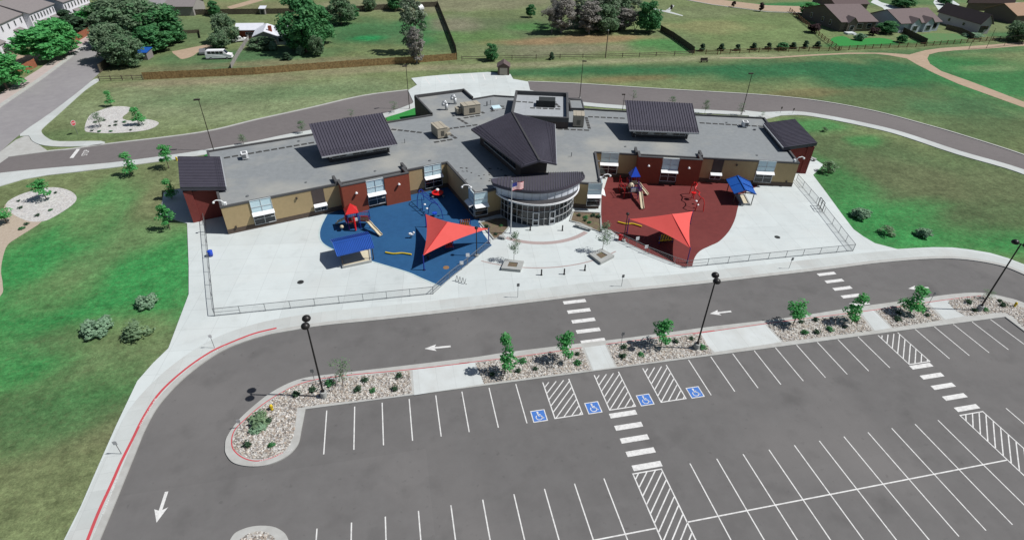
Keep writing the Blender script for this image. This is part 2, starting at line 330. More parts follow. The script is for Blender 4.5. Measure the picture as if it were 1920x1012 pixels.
# ================================================================ GROUND
rnd = random.Random(7)
def px_blob(x, y, rx, ry, c, s=1., rot=0.): p = G(x, y); return (p.x, p.y, rx, ry, c, s, rot)
DRY = (.135, .17, .078); GRN = (.034, .195, .055); DGR = (.022, .108, .045); BRN = (.14, .145, .078); OLV = (.075, .115, .052); TAN = (.23, .20, .13)
BLOBS = [
 # left lawn
 px_blob(150, 560, 15, 9, GRN, .75), px_blob(230, 500, 8, 14, GRN, .8), px_blob(60, 520, 12, 10, GRN, .9), px_blob(120, 470, 8, 9, GRN, .9), px_blob(310, 500, 6, 10, GRN, .85),
 px_blob(60, 650, 14, 8, GRN, .7), px_blob(270, 600, 8, 8, GRN, .55), px_blob(210, 370, 4, 8, GRN, .6), px_blob(120, 395, 9, 5, GRN, .4), px_blob(20, 700, 10, 5, GRN, .5), px_blob(200, 440, 3.5, 9, GRN, .6),
 px_blob(150, 850, 14, 9, BRN, .75), px_blob(250, 680, 7, 7, BRN, .6), px_blob(270, 420, 5, 8, BRN, .55), px_blob(160, 500, 4, 5, BRN, .45), px_blob(60, 950, 14, 6, DRY, .8), px_blob(100, 545, 5, 4, DRY, .4),
 px_blob(200, 620, 6, 3, DRY, .5), px_blob(330, 380, 5, 6, (.15, .15, .08), .7), px_blob(170, 420, 2.5, 6, DRY, .5), px_blob(120, 760, 9, 3, (.06, .15, .055), .7), px_blob(30, 800, 7, 4, (.06, .15, .055), .7), px_blob(200, 720, 5, 2.5, GRN, .4), px_blob(90, 640, 5, 2, OLV, .6), px_blob(330, 330, 10, 5, (.13, .15, .075), .6),
 # right lawn
 px_blob(1600, 300, 15, 12, OLV, .9), px_blob(1760, 350, 30, 16, OLV, 1.), px_blob(1700, 330, 9, 8, BRN, .35), px_blob(1850, 350, 14, 8, BRN, .35), px_blob(1600, 400, 6, 9, GRN, .7), px_blob(1660, 420, 9, 6, GRN, .75),
 px_blob(1790, 450, 14, 4, GRN, .75), px_blob(1560, 330, 5, 9, GRN, .6), px_blob(1530, 235, 8, 4, GRN, .7), px_blob(1620, 262, 5, 3, GRN, .7), px_blob(1900, 455, 9, 4, GRN, .7), px_blob(1870, 410, 10, 5, OLV, .6), px_blob(1712, 388, 6, 2.5, GRN, .5), px_blob(1655, 456, 7, 3, GRN, .6),
 # bank behind the ring drive
 px_blob(1080, 132, 26, 4, DGR, .8), px_blob(1250, 132, 25, 5, DGR, .85), px_blob(1480, 130, 30, 9, DGR, .95), px_blob(1660, 140, 26, 12, DGR, .95), px_blob(1780, 200, 18, 10, DGR, .7), px_blob(1850, 240, 14, 8, OLV, .8), px_blob(1590, 185, 25, 6, OLV, .8),
 px_blob(1180, 148, 13, 3, (.16, .12, .06), .7), px_blob(1500, 175, 12, 3, (.16, .13, .065), .6), px_blob(1400, 115, 40, 3, OLV, .5), px_blob(1150, 116, 60, 2.2, (.26, .25, .16), .6),
 px_blob(560, 190, 36, 14, (.165, .205, .11), .9), px_blob(350, 185, 22, 14, (.165, .20, .11), .9), px_blob(450, 180, 22, 5, (.10, .17, .08), .5), px_blob(600, 170, 14, 4, (.10, .17, .08), .4), px_blob(700, 130, 30, 3, TAN, .6), px_blob(450, 150, 22, 3, TAN, .6), px_blob(330, 155, 14, 3, TAN, .5), px_blob(130, 255, 10, 4, (.07, .12, .05), .6),
 # park beyond the split rail fence
 px_blob(1400, 55, 38, 22, (.13, .18, .075), 1.), px_blob(1330, 50, 17, 9, (.22, .20, .10), .55), px_blob(1270, 25, 28, 10, (.14, .17, .085), .9), px_blob(1250, 75, 10, 12, (.13, .17, .085), .7),
 # sports field right
 px_blob(1880, 150, 26, 20, (.035, .15, .05), .95), px_blob(1900, 120, 10, 6, (.10, .17, .07), .7), px_blob(1860, 130, 8, 3, (.17, .22, .11), .5), px_blob(1790, 112, 12, 6, (.03, .14, .045), .7), px_blob(1750, 97, 40, 4, (.04, .13, .05), .6),
 # yard with the house
 px_blob(720, 60, 26, 18, (.04, .125, .05), .9), px_blob(660, 95, 18, 6, (.14, .17, .075), .7), px_blob(800, 60, 7, 22, (.035, .15, .05), .9), px_blob(690, 72, 5, 3, (.015, .22, .07), .8), px_blob(480, 105, 24, 7, (.05, .125, .055), .8), px_blob(400, 125, 20, 5, (.055, .12, .055), .7),
 px_blob(340, 60, 14, 18, (.085, .13, .06), .8), px_blob(280, 135, 14, 5, (.14, .14, .075), .8), px_blob(530, 118, 24, 3, (.15, .15, .085), .7), px_blob(600, 115, 20, 3, (.17, .16, .09), .7),
 # wild field
 px_blob(950, 60, 26, 24, (.10, .135, .07), .9), px_blob(1000, 50, 9, 7, (.06, .17, .05), .8), px_blob(890, 70, 12, 9, (.08, .16, .05), .7), px_blob(850, 45, 8, 10, (.18, .17, .12), .8), px_blob(1080, 75, 24, 5, (.24, .16, .09), .85), px_blob(1130, 90, 22, 4, (.20, .18, .12), .7), px_blob(1240, 85, 9, 8, (.045, .17, .05), .8),
 px_blob(1020, 95, 16, 6, (.17, .165, .11), .6), px_blob(820, 10, 60, 10, (.19, .18, .12), .7), px_blob(420, 15, 40, 9, (.17, .17, .09), .7),
 # far lots
 px_blob(1620, 84, 14, 2.5, (.015, .16, .045), 1.), px_blob(1760, 78, 12, 3.5, (.03, .15, .045), .9), px_blob(1700, 4, 30, 6, (.04, .14, .05), .6), px_blob(1890, 65, 10, 4, (.04, .13, .05), .8), px_blob(1500, 8, 25, 4, (.03, .15, .05), .9),
 px_blob(70, 105, 9, 7, (.33, .25, .19), .9), px_blob(60, 95, 6, 4, (.10, .14, .06), .8), px_blob(165, 52, 4, 7, (.42, .33, .28), 1.),
]
def ground_col(x, y):
    c = list(DRY)
    for bx, by, rx, ry, cc, s, rot in BLOBS:
        dx = (x-bx)/rx; dy = (y-by)/ry
        if abs(dx) < 1.9 and abs(dy) < 1.9:
            d = math.hypot(dx, dy)+.45*noise.noise(Vector((x*.13, y*.13, bx))); w = max(0, min(1, (1.45-d)/.9)); w = w*w*(3-2*w)*s
            for k in range(3): c[k] += (cc[k]-c[k])*w
    return c
def terrain():
    xs = [-4000, -1500, -700, -400]+[-260+2.5*i for i in range(int(620/2.5)+1)]+[500, 900, 2000, 4000]
    ys = [-300, -100, -20]+[2.0*i for i in range(160)]+[340, 400, 520, 800, 1500, 5000]
    nx = len(xs); vs = [(x, y, 0) for y in ys for x in xs]; fs = [(j*nx+i, j*nx+i+1, (j+1)*nx+i+1, (j+1)*nx+i) for j in range(len(ys)-1) for i in range(nx-1)]
    me = bpy.data.meshes.new('ground'); me.from_pydata(vs, [], fs); ca = me.color_attributes.new('tone', 'FLOAT_COLOR', 'POINT'); buf = []
    for x, y, z in vs: buf += [*ground_col(x, y), 1]
    ca.data.foreach_set('color', buf)
    m = bpy.data.materials.new('grass ground'); m.use_nodes = True; N = m.node_tree.nodes; L = m.node_tree.links; P = N['Principled BSDF']; P.inputs['Roughness'].default_value = .95; P.inputs['Specular IOR Level'].default_value = .1
    at = N.new('ShaderNodeAttribute'); at.attribute_name = 'tone'; tc = N.new('ShaderNodeTexCoord'); last = at.outputs['Color']
    for sc, lo, hi, a, b in ((.09, .35, .65, .84, 1.14), (.5, .3, .7, .74, 1.24), (1.2, .32, .68, .76, 1.26), (2.6, .3, .7, .76, 1.26), (7., .3, .7, .7, 1.32), (.03, .4, .6, .92, 1.06)):
        n = N.new('ShaderNodeTexNoise'); n.inputs['Scale'].default_value = sc; n.inputs['Detail'].default_value = 5; n.inputs['Roughness'].default_value = .7; L.new(tc.outputs['Object'], n.inputs['Vector'])
        r = N.new('ShaderNodeMapRange'); r.inputs[1].default_value = lo; r.inputs[2].default_value = hi; r.inputs[3].default_value = a; r.inputs[4].default_value = b; L.new(n.outputs[0], r.inputs[0])
        v = N.new('ShaderNodeVectorMath'); v.operation = 'SCALE'; L.new(last, v.inputs[0]); L.new(r.outputs[0], v.inputs['Scale']); last = v.outputs[0]
    # straw coloured thatch showing through
    n = N.new('ShaderNodeTexNoise'); n.inputs['Scale'].default_value = 1.7; n.inputs['Detail'].default_value = 6; n.inputs['Roughness'].default_value = .75; L.new(tc.outputs['Object'], n.inputs['Vector'])
    r = N.new('ShaderNodeMapRange'); r.inputs[1].default_value = .5; r.inputs[2].default_value = .75; r.inputs[4].default_value = .30; L.new(n.outputs[0], r.inputs[0])
    mx = N.new('ShaderNodeMix'); mx.data_type = 'RGBA'; mx.inputs[7].default_value = (.19, .175, .095, 1); L.new(last, mx.inputs[6]); L.new(r.outputs[0], mx.inputs[0]); L.new(mx.outputs[2], P.inputs['Base Color'])
    me.materials.append(m); o = bpy.data.objects.new('ground', me); COL.objects.link(o); struct(o)
terrain()
def sheet(name, poly, z, m, kind='structure', z0=None):
    o = MB().prism(poly, z if z0 is None else z0, z).build(name, m); o['kind'] = kind; return o
# --- asphalt
A_EDGE = [(150, 1100), (188, 1012), (218, 940), (253, 854), (276, 799), (304, 753), (354, 702), (418, 658), (486, 633), (550, 620), (612, 610.5), (718, 600), (880, 582), (1004, 567), (1137, 551), (1300, 534.7), (1438, 519), (1559, 505), (1646, 494), (1732, 487), (1801, 487), (1871, 498), (1920, 516), (2000, 553), (2080, 600)]
edge = smooth(GP(A_EDGE), 6)
sheet('parking_lot', edge+GP([(2600, 1000), (2600, 1500), (900, 1600), (60, 1300)]), .006, 'asphalt')
N_TOP_W = smooth(GP([(16, 295), (92, 285), (135, 281), (190, 273), (375, 250), (480, 226), (580, 204), (680, 181), (765, 170)]), 5)
N_BOT_W = smooth(GP([(-90, 338), (0, 325.5), (100, 315.5), (200, 307), (335, 289.5), (400, 279), (480, 265), (537, 253), (600, 241), (725, 212), (776, 194)]), 5)
N_TOP_E = smooth(GP([(990, 154), (1085, 158), (1210, 166), (1320, 172.5), (1440, 180), (1540, 191), (1640, 209.5), (1740, 236), (1802, 254), (1920, 292), (2060, 345)]), 5)
N_BOT_E = smooth(GP([(994, 170), (1067, 186), (1095, 192.5), (1175, 199), (1310, 206), (1400, 211), (1440, 211), (1490, 209.5), (1540, 215.5), (1615, 230), (1690, 248), (1800, 284), (1920, 319), (2060, 376)]), 5)
sheet('ring_drive', GP([(-40, 305)])+N_TOP_W+N_BOT_W[::-1], .006, 'asphalt_ring')
sheet('ring_drive', N_TOP_E+N_BOT_E[::-1], .006, 'asphalt_ring')
sheet('street', smooth(GP([(-300, 420), (-120, 280), (0, 197), (75, 147), (125, 110), (170, 76), (200, 52), (245, 10), (290, -30)]), 4)+smooth(GP([(330, -15), (262, 50), (225, 90), (190, 133), (150, 170), (95, 213), (37, 253), (0, 285), (-60, 330), (-200, 450)]), 4), .006, 'asphalt_street')
# --- kerb and gutter along the drive (band on the plaza side), sidewalks and plaza
plaza = edge[:]
LAWN_L = [(60, 1120), (121, 1012), (152, 950), (184, 876), (218, 799), (258, 715), (287, 682), (316, 654), (334, 606), (354, 553), (354, 500), (351, 420), (337, 416), (300, 403), (307, 362), (349, 352), (400, 330)]
LAWN_R = [(2080, 565), (1990, 524), (1920, 497), (1888, 484.6), (1855, 475), (1819, 469), (1785, 465), (1750, 464.5), (1715, 466), (1682, 468), (1640, 457), (1618, 444), (1600, 431), (1578, 402), (1551, 365), (1524, 329), (1544, 310), (1512, 290), (1460, 285)]
plaza_poly = edge+GP(LAWN_R)+GP([(1300, 250), (900, 250), (600, 270)])+GP(LAWN_L)[::-1]
p = MB().prism(offset_poly(plaza_poly, -.02), .0, .13).build('plaza_pavement', 'concrete'); struct(p)
inner = edge
k = MB().strip(edge, .0, .62, 0, .142); struct(k.build('kerb', 'kerb'))
struct(MB().strip(edge, .66, 2.6, .13, .1345).build('sidewalk', 'walk'))
struct(MB().strip(N_TOP_W, 0, .55, 0, .12).build('kerb', 'kerb')); struct(MB().strip(N_TOP_E, 0, .5, 0, .12).build('kerb', 'kerb'))
struct(MB().strip(N_BOT_W[::-1], 0, 2.3, 0, .12).build('sidewalk', 'walk')); struct(MB().strip(N_BOT_E[::-1], 0, 2.4, 0, .12).build('sidewalk', 'walk'))
sheet('loading_pad', GP([(765, 170), (782, 160), (771, 147.5), (800, 144), (840, 140.5), (915, 136), (957, 140), (962, 149), (990, 154), (994, 170), (1040, 182), (1000, 215), (800, 215), (776, 194)]), .10, 'concrete', z0=0)
sheet('sidewalk', GP([(1395, 208), (1440, 213), (1490, 211), (1437, 224), (1410, 226)]), .125, 'walk', z0=0)
sheet('sidewalk', GP([(776, 190), (768, 205), (725, 212), (740, 218), (800, 207)]), .09, 'walk', z0=0)
# left junction: apron, corner walk, street walks
sheet('driveway_apron', GP([(54, 252), (57, 262), (75, 273), (92, 284.5), (16, 295), (-14, 316), (-70, 350), (-60, 325), (0, 285), (30, 262)]), .012, 'kerb')
sheet('sidewalk', smooth(GP([(38, 253), (95, 213), (150, 171), (176, 150), (186, 152), (160, 170), (110, 215), (84, 238), (78, 248), (90, 260), (112, 266), (190, 265.5), (188, 272.5), (130, 276), (85, 274), (62, 266), (54, 255)]), 3, True), .12, 'walk', z0=0)
sheet('sidewalk', GP([(-250, 345), (-120, 262), (0, 176), (70, 133), (163, 66), (172, 73), (75, 147), (0, 197), (-120, 282), (-250, 370)]), .12, 'pink_walk', z0=0)
struct(MB().strip(GP([(-120, 280), (0, 197), (75, 147), (125, 110), (170, 76)]), -.9, .2, .006, .14).build('kerb', 'kerb'))
# sidewalk left of building (under canopy) shade side already in the plaza; small north walk
sheet('sidewalk', GP([(-90, 365), (0, 350), (42, 337.5), (87, 329.5), (150, 322.5), (220, 314), (220, 305), (100, 315.8), (0, 326), (-90, 338.5)]), .11, 'walk', z0=0)
sheet('grass_patch', GP(C2([(975, 888), (1080, 845), (1195, 812), (1200, 880), (1090, 897), (985, 908)])), .10, 'lush', z0=0); sheet('grass_patch', GP(C5([(1530, 172), (1560, 155), (1640, 145), (1640, 185)])), .135, 'lush', z0=0)
sheet('garden_lawn', smooth(GP(C4([(470, 295), (560, 272), (640, 300), (760, 287), (880, 290), (962, 322), (760, 336), (540, 345)])), 3, True), .012, 'lush'); sheet('garden_lawn', GP(C4([(1110, 262), (1250, 250), (1420, 255), (1540, 295), (1180, 322)])), .012, 'garden_grass')
# --- rubber play surfaces
BLUE = smooth(GP([(614, 402), (603, 424), (600, 440), (604, 453), (617, 463), (640, 473), (672, 482), (724, 497), (766, 510), (791, 521), (826, 536)], .13), 4)+GP([(843, 521), (876, 495), (922, 460), (906, 438), (897, 416), (905, 395), (840, 320), (700, 370)], .13)
BLUE = [Vector(p) for p in BLUE]
sheet('blue_play_surface', BLUE, .15, 'blue_rubber', z0=.1)
struct(MB().strip(BLUE[:41], -.22, 0, .13, .146).build('play_surface_edge', 'pale_edge'))
RED = GP([(1127.5, 370), (1127, 404), (1129.6, 427), (1146, 432), (1177, 455.6), (1216, 474), (1264.5, 493), (1280, 500)], .13)+smooth(GP([(1298, 498.5), (1303, 482), (1313, 470), (1331, 461), (1349, 452), (1367, 433), (1378, 411), (1383.5, 389), (1389, 370), (1402, 358), (1420, 350)], .13), 4)+GP([(1420, 330), (1150, 300)], .13)
sheet('red_play_surface', RED, .15, 'red_rubber', z0=.1)
# paver arcs in the entrance plaza
def arc_strip(c, r0, r1, a0, a1, z0, z1, n=32):
    P = [(c[0]+r1*math.cos(R_(a0+(a1-a0)*i/n)), c[1]+r1*math.sin(R_(a0+(a1-a0)*i/n))) for i in range(n+1)]+[(c[0]+r0*math.cos(R_(a1-(a1-a0)*i/n)), c[1]+r0*math.sin(R_(a1-(a1-a0)*i/n))) for i in range(n+1)]
    return MB().prism(P, z0, z1)
CX = 21.1
def circ3(a, b, c):
    ax, ay, bx, by, cx, cy = a.x, a.y, b.x, b.y, c.x, c.y; d = 2*(ax*(by-cy)+bx*(cy-ay)+cx*(ay-by))
    ux = ((ax*ax+ay*ay)*(by-cy)+(bx*bx+by*by)*(cy-ay)+(cx*cx+cy*cy)*(ay-by))/d; uy = ((ax*ax+ay*ay)*(cx-bx)+(bx*bx+by*by)*(ax-cx)+(cx*cx+cy*cy)*(bx-ax))/d
    return Vector((ux, uy, 0)), math.hypot(ax-ux, ay-uy)
for pts, w, nm in (([(510, 670), (690, 685), (1040, 600)], .75, 'a'), ([(480, 882), (720, 888), (1100, 830)], .22, 'b')):
    q = [G(*t, .13) for t in CP(pts)]; c, r = circ3(*q); angs = [math.degrees(math.atan2(t.y-c.y, t.x-c.x)) for t in (q[0], q[2])]; a0, a1 = min(angs)-(14 if nm == 'a' else 16), max(angs)+(2 if nm == 'a' else 14)
    struct(arc_strip((c.x, c.y), r-w/2, r+w/2, a0, a1, .13, .137).build('paver_band', 'brick_paver'))
# --- painted markings
def quad(mb, x0, y0, x1, y1, z): mb.box(((x0+x1)/2, (y0+y1)/2, z), (abs(x1-x0), abs(y1-y0), .004))
lines = MB(); YT, YB = 41.37, 36.33; lw = .11
fr = [-9.41+2.743*i for i in range(6)]+[7.2, 10.1]+[30.1]+[32.85+2.743*i for i in range(8)]+[60.02+2.743*i for i in range(5)]
for x in fr: quad(lines, x-lw/2, YB, x+lw/2, YT+.3, .012)
for x in [15.57-2.79*i for i in range(14)]+[24.04+2.743*i for i in range(11)]+[59.9+2.743*i for i in range(6)]:
    quad(lines, x-lw/2, 17.9, x+lw/2, 28.9, .012)
for a, b in ((-24, 18.3), (21.15, 54.2), (57.05, 80)): quad(lines, a, 23.44, b, 23.56, .0165)
struct(lines.build('stall_lines', 'white_paint'))
def hatch(x0, x1, y0, y1, sgn=1, top=True, bot=True):
    m = MB(); z = .0165
    for x in (x0, x1): quad(m, x-.06, y0, x+.06, y1, z)
    if bot: quad(m, x0+.06, y0, x1-.06, y0+.12, z)
    if top: quad(m, x0+.06, y1-.12, x1-.06, y1, z)
    w = x1-x0; s = y0-w*1.0+.35
    while s < y1:
        a = (x0+.06, s) if sgn > 0 else (x1-.06, s); b = (x1-.06, s+w*1.0) if sgn > 0 else (x0+.06, s+w*1.0)
        pa, pb = Vector((*a, 0)), Vector((*b, 0)); d = pb-pa
        t0 = max(0, (y0+.1-pa.y)/d.y); t1 = min(1, (y1-.1-pa.y)/d.y)
        if t1 > t0+.03: A = pa+d*t0; B = pa+d*t1; A.z = B.z = .012; m.beam(A, B, .11, .004)
        s += .86
    return struct(m.build('hatched_access_aisle', 'white_paint'))
hatch(13.0, 15.9, YB, YT, 1, False); hatch(18.8, 21.6, YB, YT, 1, False); hatch(24.45, 27.25, YB, YT, 1, False); hatch(54.65, 57.4, YB, YT, 1, False)
hatch(18.35, 21.15, 17, 28.9, 1, True, False); hatch(54.25, 57.05, 17, 29.05, 1, True, False)
def xwalk(x0, x1, ys, w): 
    m = MB()
    for y in ys: quad(m, x0, y-w, x1, y, .012)
    struct(m.build('crosswalk', 'white_paint'))
xwalk(18.95, 21.9, [54.42-1.87*i for i in range(5)], .62); xwalk(18.55, 21.4, [35.95-1.56*i for i in range(5)], .6)
xwalk(55.3, 58.0, [54.1-1.67*i for i in range(5)], .58); xwalk(54.45, 57.2, [36.2-1.55*i for i in range(5)], .58)
def arrow(px_tip, px_tail, nm='direction_arrow'):
    a = G(*px_tip); b = G(*px_tail); d = (b-a); Ln = d.length; d.normalize(); q = Vector((-d.y, d.x, 0)); s = Ln/3.
    P = [a, a+d*(1.35*s)+q*(.55*s), a+d*(1.15*s)+q*.14*s, b+q*.14*s, b-q*.14*s, a+d*(1.15*s)-q*.14*s, a+d*(1.35*s)-q*(.55*s)]
    struct(MB().prism(P, .008, .013).build(nm, 'white_paint'))
arrow((796, 653.5), (845, 649)); arrow((1331, 588), (1371, 583.5)); arrow((293.5, 979), (312.5, 921)); arrow((1703, 541), (1741, 539))
def access_symbol(x, y):
    m = MB(); m.box((x, y, .0125), (1.5, 1.5, .004)); o = struct(m.build('accessible_parking_symbol', 'white_paint'))
    MB().box((x, y, .0165), (1.3, 1.3, .004)).build('symbol_field', 'blue_paint', o)
    w = MB(); z = .0205
    def seg(a, b, t=.09): w.beam((x+a[0], y+a[1], z), (x+b[0], y+b[1], z), t, .004)
    P = [(x-.05+.11*math.cos(t*.5236), y+.45+.11*math.sin(t*.5236)) for t in range(12)]; w.prism(P, z-.002, z+.003)
    seg((-.06, .36), (-.02, -.02), .12); seg((-.03, .16), (.2, .16)); seg((-.02, -.02), (.24, -.02)); seg((.22, 0), (.36, -.36)); seg((.34, -.36), (.46, -.31))
    pr = None
    for i in range(17):
        a = R_(130+i*14.5); c = (-.03+.31*math.cos(a), -.2+.31*math.sin(a))
        if pr: seg(pr, c, .085)
        pr = c
    w.build('wheelchair_mark', 'white_paint', o)
for x in (11.5, 17.25, 22.93, 28.6): access_symbol(x, 37.02)
def text_mesh(name, s, size, mtx, m, parent=None, ext=.004):
    c = bpy.data.curves.new(name, 'FONT'); c.body = s; c.size = size; c.extrude = ext/2; c.align_x = 'CENTER'; c.align_y = 'CENTER'
    t = bpy.data.objects.new(name, c); COL.objects.link(t); dg = bpy.context.evaluated_depsgraph_get(); me = bpy.data.meshes.new_from_object(t.evaluated_get(dg)); bpy.data.objects.remove(t)
    me.name = name; me.materials.clear(); me.materials.append(M[m])
    o = bpy.data.objects.new(name, me); COL.objects.link(o)
    if parent: o.parent = parent; mtx = Matrix.Translation(-ROOT.get(parent.name, Vector()))@mtx
    me.transform(mtx); return o
# stop line and STOP on the ring drive exit
a = G(147, 279.5); b = G(134, 296.5)
struct(MB().beam((a.x, a.y, .012), (b.x, b.y, .012), .6, .004).build('stop_line', 'white_paint'))
p = G(161, 286.5); 
struct(text_mesh('stop_lettering', 'STOP', 1.15, Matrix.Translation((p.x, p.y, .014))@Matrix.Rotation(R_(100), 4, 'Z')@Matrix.Diagonal((1, 1.2, 1, 1)), 'white_paint'))
# stalls on the loading pad
m = MB()
for (x0, y0), (x1, y1) in zip(C2([(1265, 585), (1345, 572), (1437, 562), (1525, 562), (1612, 555), (1700, 552), (1798, 573)]), C2([(1305, 635), (1385, 620), (1467, 612), (1552, 605), (1637, 607), (1720, 600), (1802, 595)])):
    a = G(x0, y0, .1); b = G(x1, y1, .1); m.beam((a.x, a.y, .104), (b.x, b.y, .104), .26, .004)
struct(m.build('stall_lines', 'white_paint'))
# red kerb paint with the fire lane lettering
def red_line(pts, w=.2, z=.146, off=0):
    P = smooth(pts, 5); struct(MB().strip(P, off, off+w, z-.004, z).build('red_kerb_paint', 'red_paint'))
red_line(GP(CL([(330, 1012), (372, 905), (420, 800), (455, 720), (495, 640), (540, 550), (600, 462), (690, 380), (780, 318), (850, 285), (940, 250), (1025, 229)]), .14), .26, .1475)
# islands --------------------------------------------------------
isl_top = smooth(GP([(422.5, 837), (426, 820), (445, 792), (469, 768), (504, 740), (538, 721), (573, 709), (625, 702), (711, 692), (880, 672), (951, 661.5), (1090, 644.5), (1164, 636), (1269.5, 622), (1340, 612.5), (1473, 597), (1611, 576), (1708, 563), (1784, 552.5), (1839, 550), (1888, 559), (1920, 569), (2010, 605)]), 5)
isl_bot = smooth(GP([(565, 809), (559, 833.5), (538, 856), (504, 871.6), (469, 875), (438, 868), (424, 851), (422.5, 837)]), 5)[:-1]
right_c = GP([(2010, 690), (1884, 595)])
isl = isl_top+right_c+[Vector((-11.5, 42.15, 0))]+isl_bot
sheet('parking_island', isl, .13, 'kerb', z0=0)
i2 = smooth(GP([(425, 1040), (436, 1006), (455, 993), (482, 986.5), (512, 988), (532, 998), (541, 1012), (548, 1040), (520, 1100), (440, 1100)]), 4, True); sheet('parking_island', i2, .13, 'kerb', z0=0)
BEDS = [
 CI([(105, 820), (112, 765), (160, 700), (240, 630), (330, 565), (430, 505), (500, 486), (700, 457), (1065, 417), (1078, 541), (900, 565), (610, 598), (455, 620), (443, 720), (428, 785), (390, 850), (330, 882), (250, 896), (170, 882), (122, 852)]),
 CJ([(112, 578), (172, 718), (897, 625), (838, 480)]), CJ([(1005, 458), (1075, 603), (1722, 514), (1640, 380)]),
 CK([(402, 458), (490, 551), (972, 490), (897, 397)]), CK([(985, 378), (1085, 475), (1352, 432), (1262, 343)]),
 CK([(1385, 325), (1480, 410), (1690, 393), (1793, 475), (1900, 560), (1950, 440), (1793, 368), (1700, 332), (1610, 308), (1560, 303)]),
 [(444, 1040), (452, 1010), (470, 998), (490, 995), (508, 1002), (516, 1015), (505, 1060), (460, 1060)]]
for q in (CI([(1080, 414), (1388, 376), (1422, 373), (1466, 488), (1390, 502), (1090, 550)]), CJ([(850, 474), (992, 456), (1062, 606), (912, 628)]), CK([(15, 508), (390, 458), (478, 552), (115, 607)]), CK([(908, 392), (975, 380), (1072, 476), (985, 490)]), CK([(1275, 340), (1372, 325), (1468, 412), (1365, 430)])):
    sheet('island_walk', GP(q, .13), .134, 'walk_white')
rocks = MB()
def inside(p, poly):
    c = False; j = len(poly)-1
    for i in range(len(poly)):
        a, b = poly[i], poly[j]
        if (a.y > p[1]) != (b.y > p[1]) and p[0] < (b.x-a.x)*(p[1]-a.y)/(b.y-a.y)+a.x: c = not c
        j = i
    return c
def add_rock(mb, x, y, z, r):
    n = 5; a0 = rnd.random()*6; vs = []
    for k, (rr, zz) in enumerate(((1, 0), (.75, .55))):
        for i in range(n): a = a0+i*6.283/n+k*.5; q = r*rr*(.75+.5*rnd.random()); vs.append((x+q*math.cos(a), y+q*math.sin(a)*.8, z+r*zz))
    vs.append((x, y, z+r*.7)); mb.add(vs, [(i, (i+1) % n, n+(i+1) % n, n+i) for i in range(n)]+[(n+i, n+(i+1) % n, 2*n) for i in range(n)])
for bi, b in enumerate(BEDS):
    P = GP(b, .13); Pp = smooth(P, 3, True) if bi in (5, 6) else (smooth(P[12:]+P[:9], 3)+P[9:12] if bi == 0 else P)
    sheet('gravel_bed', Pp, .138, 'gravel')
    x0, x1 = min(q.x for q in Pp), max(q.x for q in Pp); y0, y1 = min(q.y for q in Pp), max(q.y for q in Pp)
    for _ in range(int((x1-x0)*(y1-y0)*28)):
        x, y = rnd.uniform(x0, x1), rnd.uniform(y0, y1)
        if inside((x, y), Pp): add_rock(rocks, x, y, .13, rnd.uniform(.05, .12) if rnd.random() < .95 else rnd.uniform(.12, .22))
r_ob = rocks.build('river_rocks', 'rock'); tag(r_ob, 'pale rounded river rocks filling the planting beds of the parking islands', 'rocks', kind='stuff')
red_line(GP(CI([(375, 860), (320, 885), (250, 903), (190, 897), (135, 868), (103, 820), (113, 750), (165, 690), (300, 580), (480, 487), (700, 447), (1065, 413), (1388, 376)]), .14), .10, .142, 0)
red_line(GP(CJ([(0, 584), (400, 537), (835, 476)]), .14), .08, .142); red_line(GP(CJ([(1000, 452), (1400, 402), (1735, 360)]), .14), .08, .142)
red_line(GP(CK([(0, 510), (400, 452), (900, 390), (1170, 353), (1385, 322), (1560, 302)]), .14), .08, .142)
# lettering on the red kerb
def kerb_text(pa, pb, s):
    a = G(*pa, .14); b = G(*pb, .14); d = b-a; ang = math.atan2(d.y, d.x); c = (a+b)/2
    struct(text_mesh('fire_lane_lettering', s, .26, Matrix.Translation((c.x, c.y, .150))@Matrix.Rotation(ang, 4, 'Z')@Matrix.Diagonal((1.25, 1, 1, 1)), 'white_paint'))
kerb_text(CL([(398, 874)])[0], CL([(420, 818)])[0], 'NO PARKING FIRE LANE'); kerb_text(CL([(534, 562)])[0], CL([(563, 512)])[0], 'NO PARKING FIRE LANE'); kerb_text(CL([(756, 338)])[0], CL([(806, 309)])[0], 'NO PARKING FIRE LANE')
kerb_text(CI([(272, 903)])[0], CI([(372, 866)])[0], 'NO PARKING FIRE LANE')
# planting beds in the left lawn, paths
def bed(name, pts, m, z=.02): sheet(name, smooth(GP(pts), 4, True), z, m)
bed('pea_gravel_bed', C5([(45, 530), (130, 470), (250, 430), (400, 405), (520, 430), (575, 480), (540, 540), (400, 630), (310, 662), (200, 655), (90, 600)]), 'mulch_pale', .024)
bed('mulch_bed', [(-70, 410), (0, 395), (11, 383), (30, 392), (60, 410), (78, 416), (34, 445), (14, 460), (5, 485), (2, 510), (5, 532), (0, 556), (-60, 600)], 'pale_mulch', .018)
bed('pea_gravel_bed', C1([(670, 870), (750, 830), (850, 800), (970, 805), (965, 840), (920, 880), (940, 900), (1000, 905), (1100, 895), (1190, 920), (1150, 960), (1050, 985), (850, 1000), (700, 995), (635, 975)]), 'mulch_pale', .02)
top = C4([(-360, 432), (0, 432), (300, 412), (600, 397), (860, 397), (980, 405), (1060, 411), (1100, 400), (1180, 378), (1300, 362), (1500, 349), (1700, 335), (1920, 315), (2100, 300)])
bot = C4([(2100, 330), (1920, 345), (1600, 370), (1400, 380), (1280, 392), (1210, 410), (1195, 440), (1215, 480), (1300, 535), (1500, 605), (1700, 680), (1920, 765), (2200, 880), (2200, 930), (1920, 808), (1430, 632), (1250, 552), (1120, 487), (1040, 440), (900, 415), (800, 405), (600, 407), (300, 422), (0, 442), (-360, 440)])
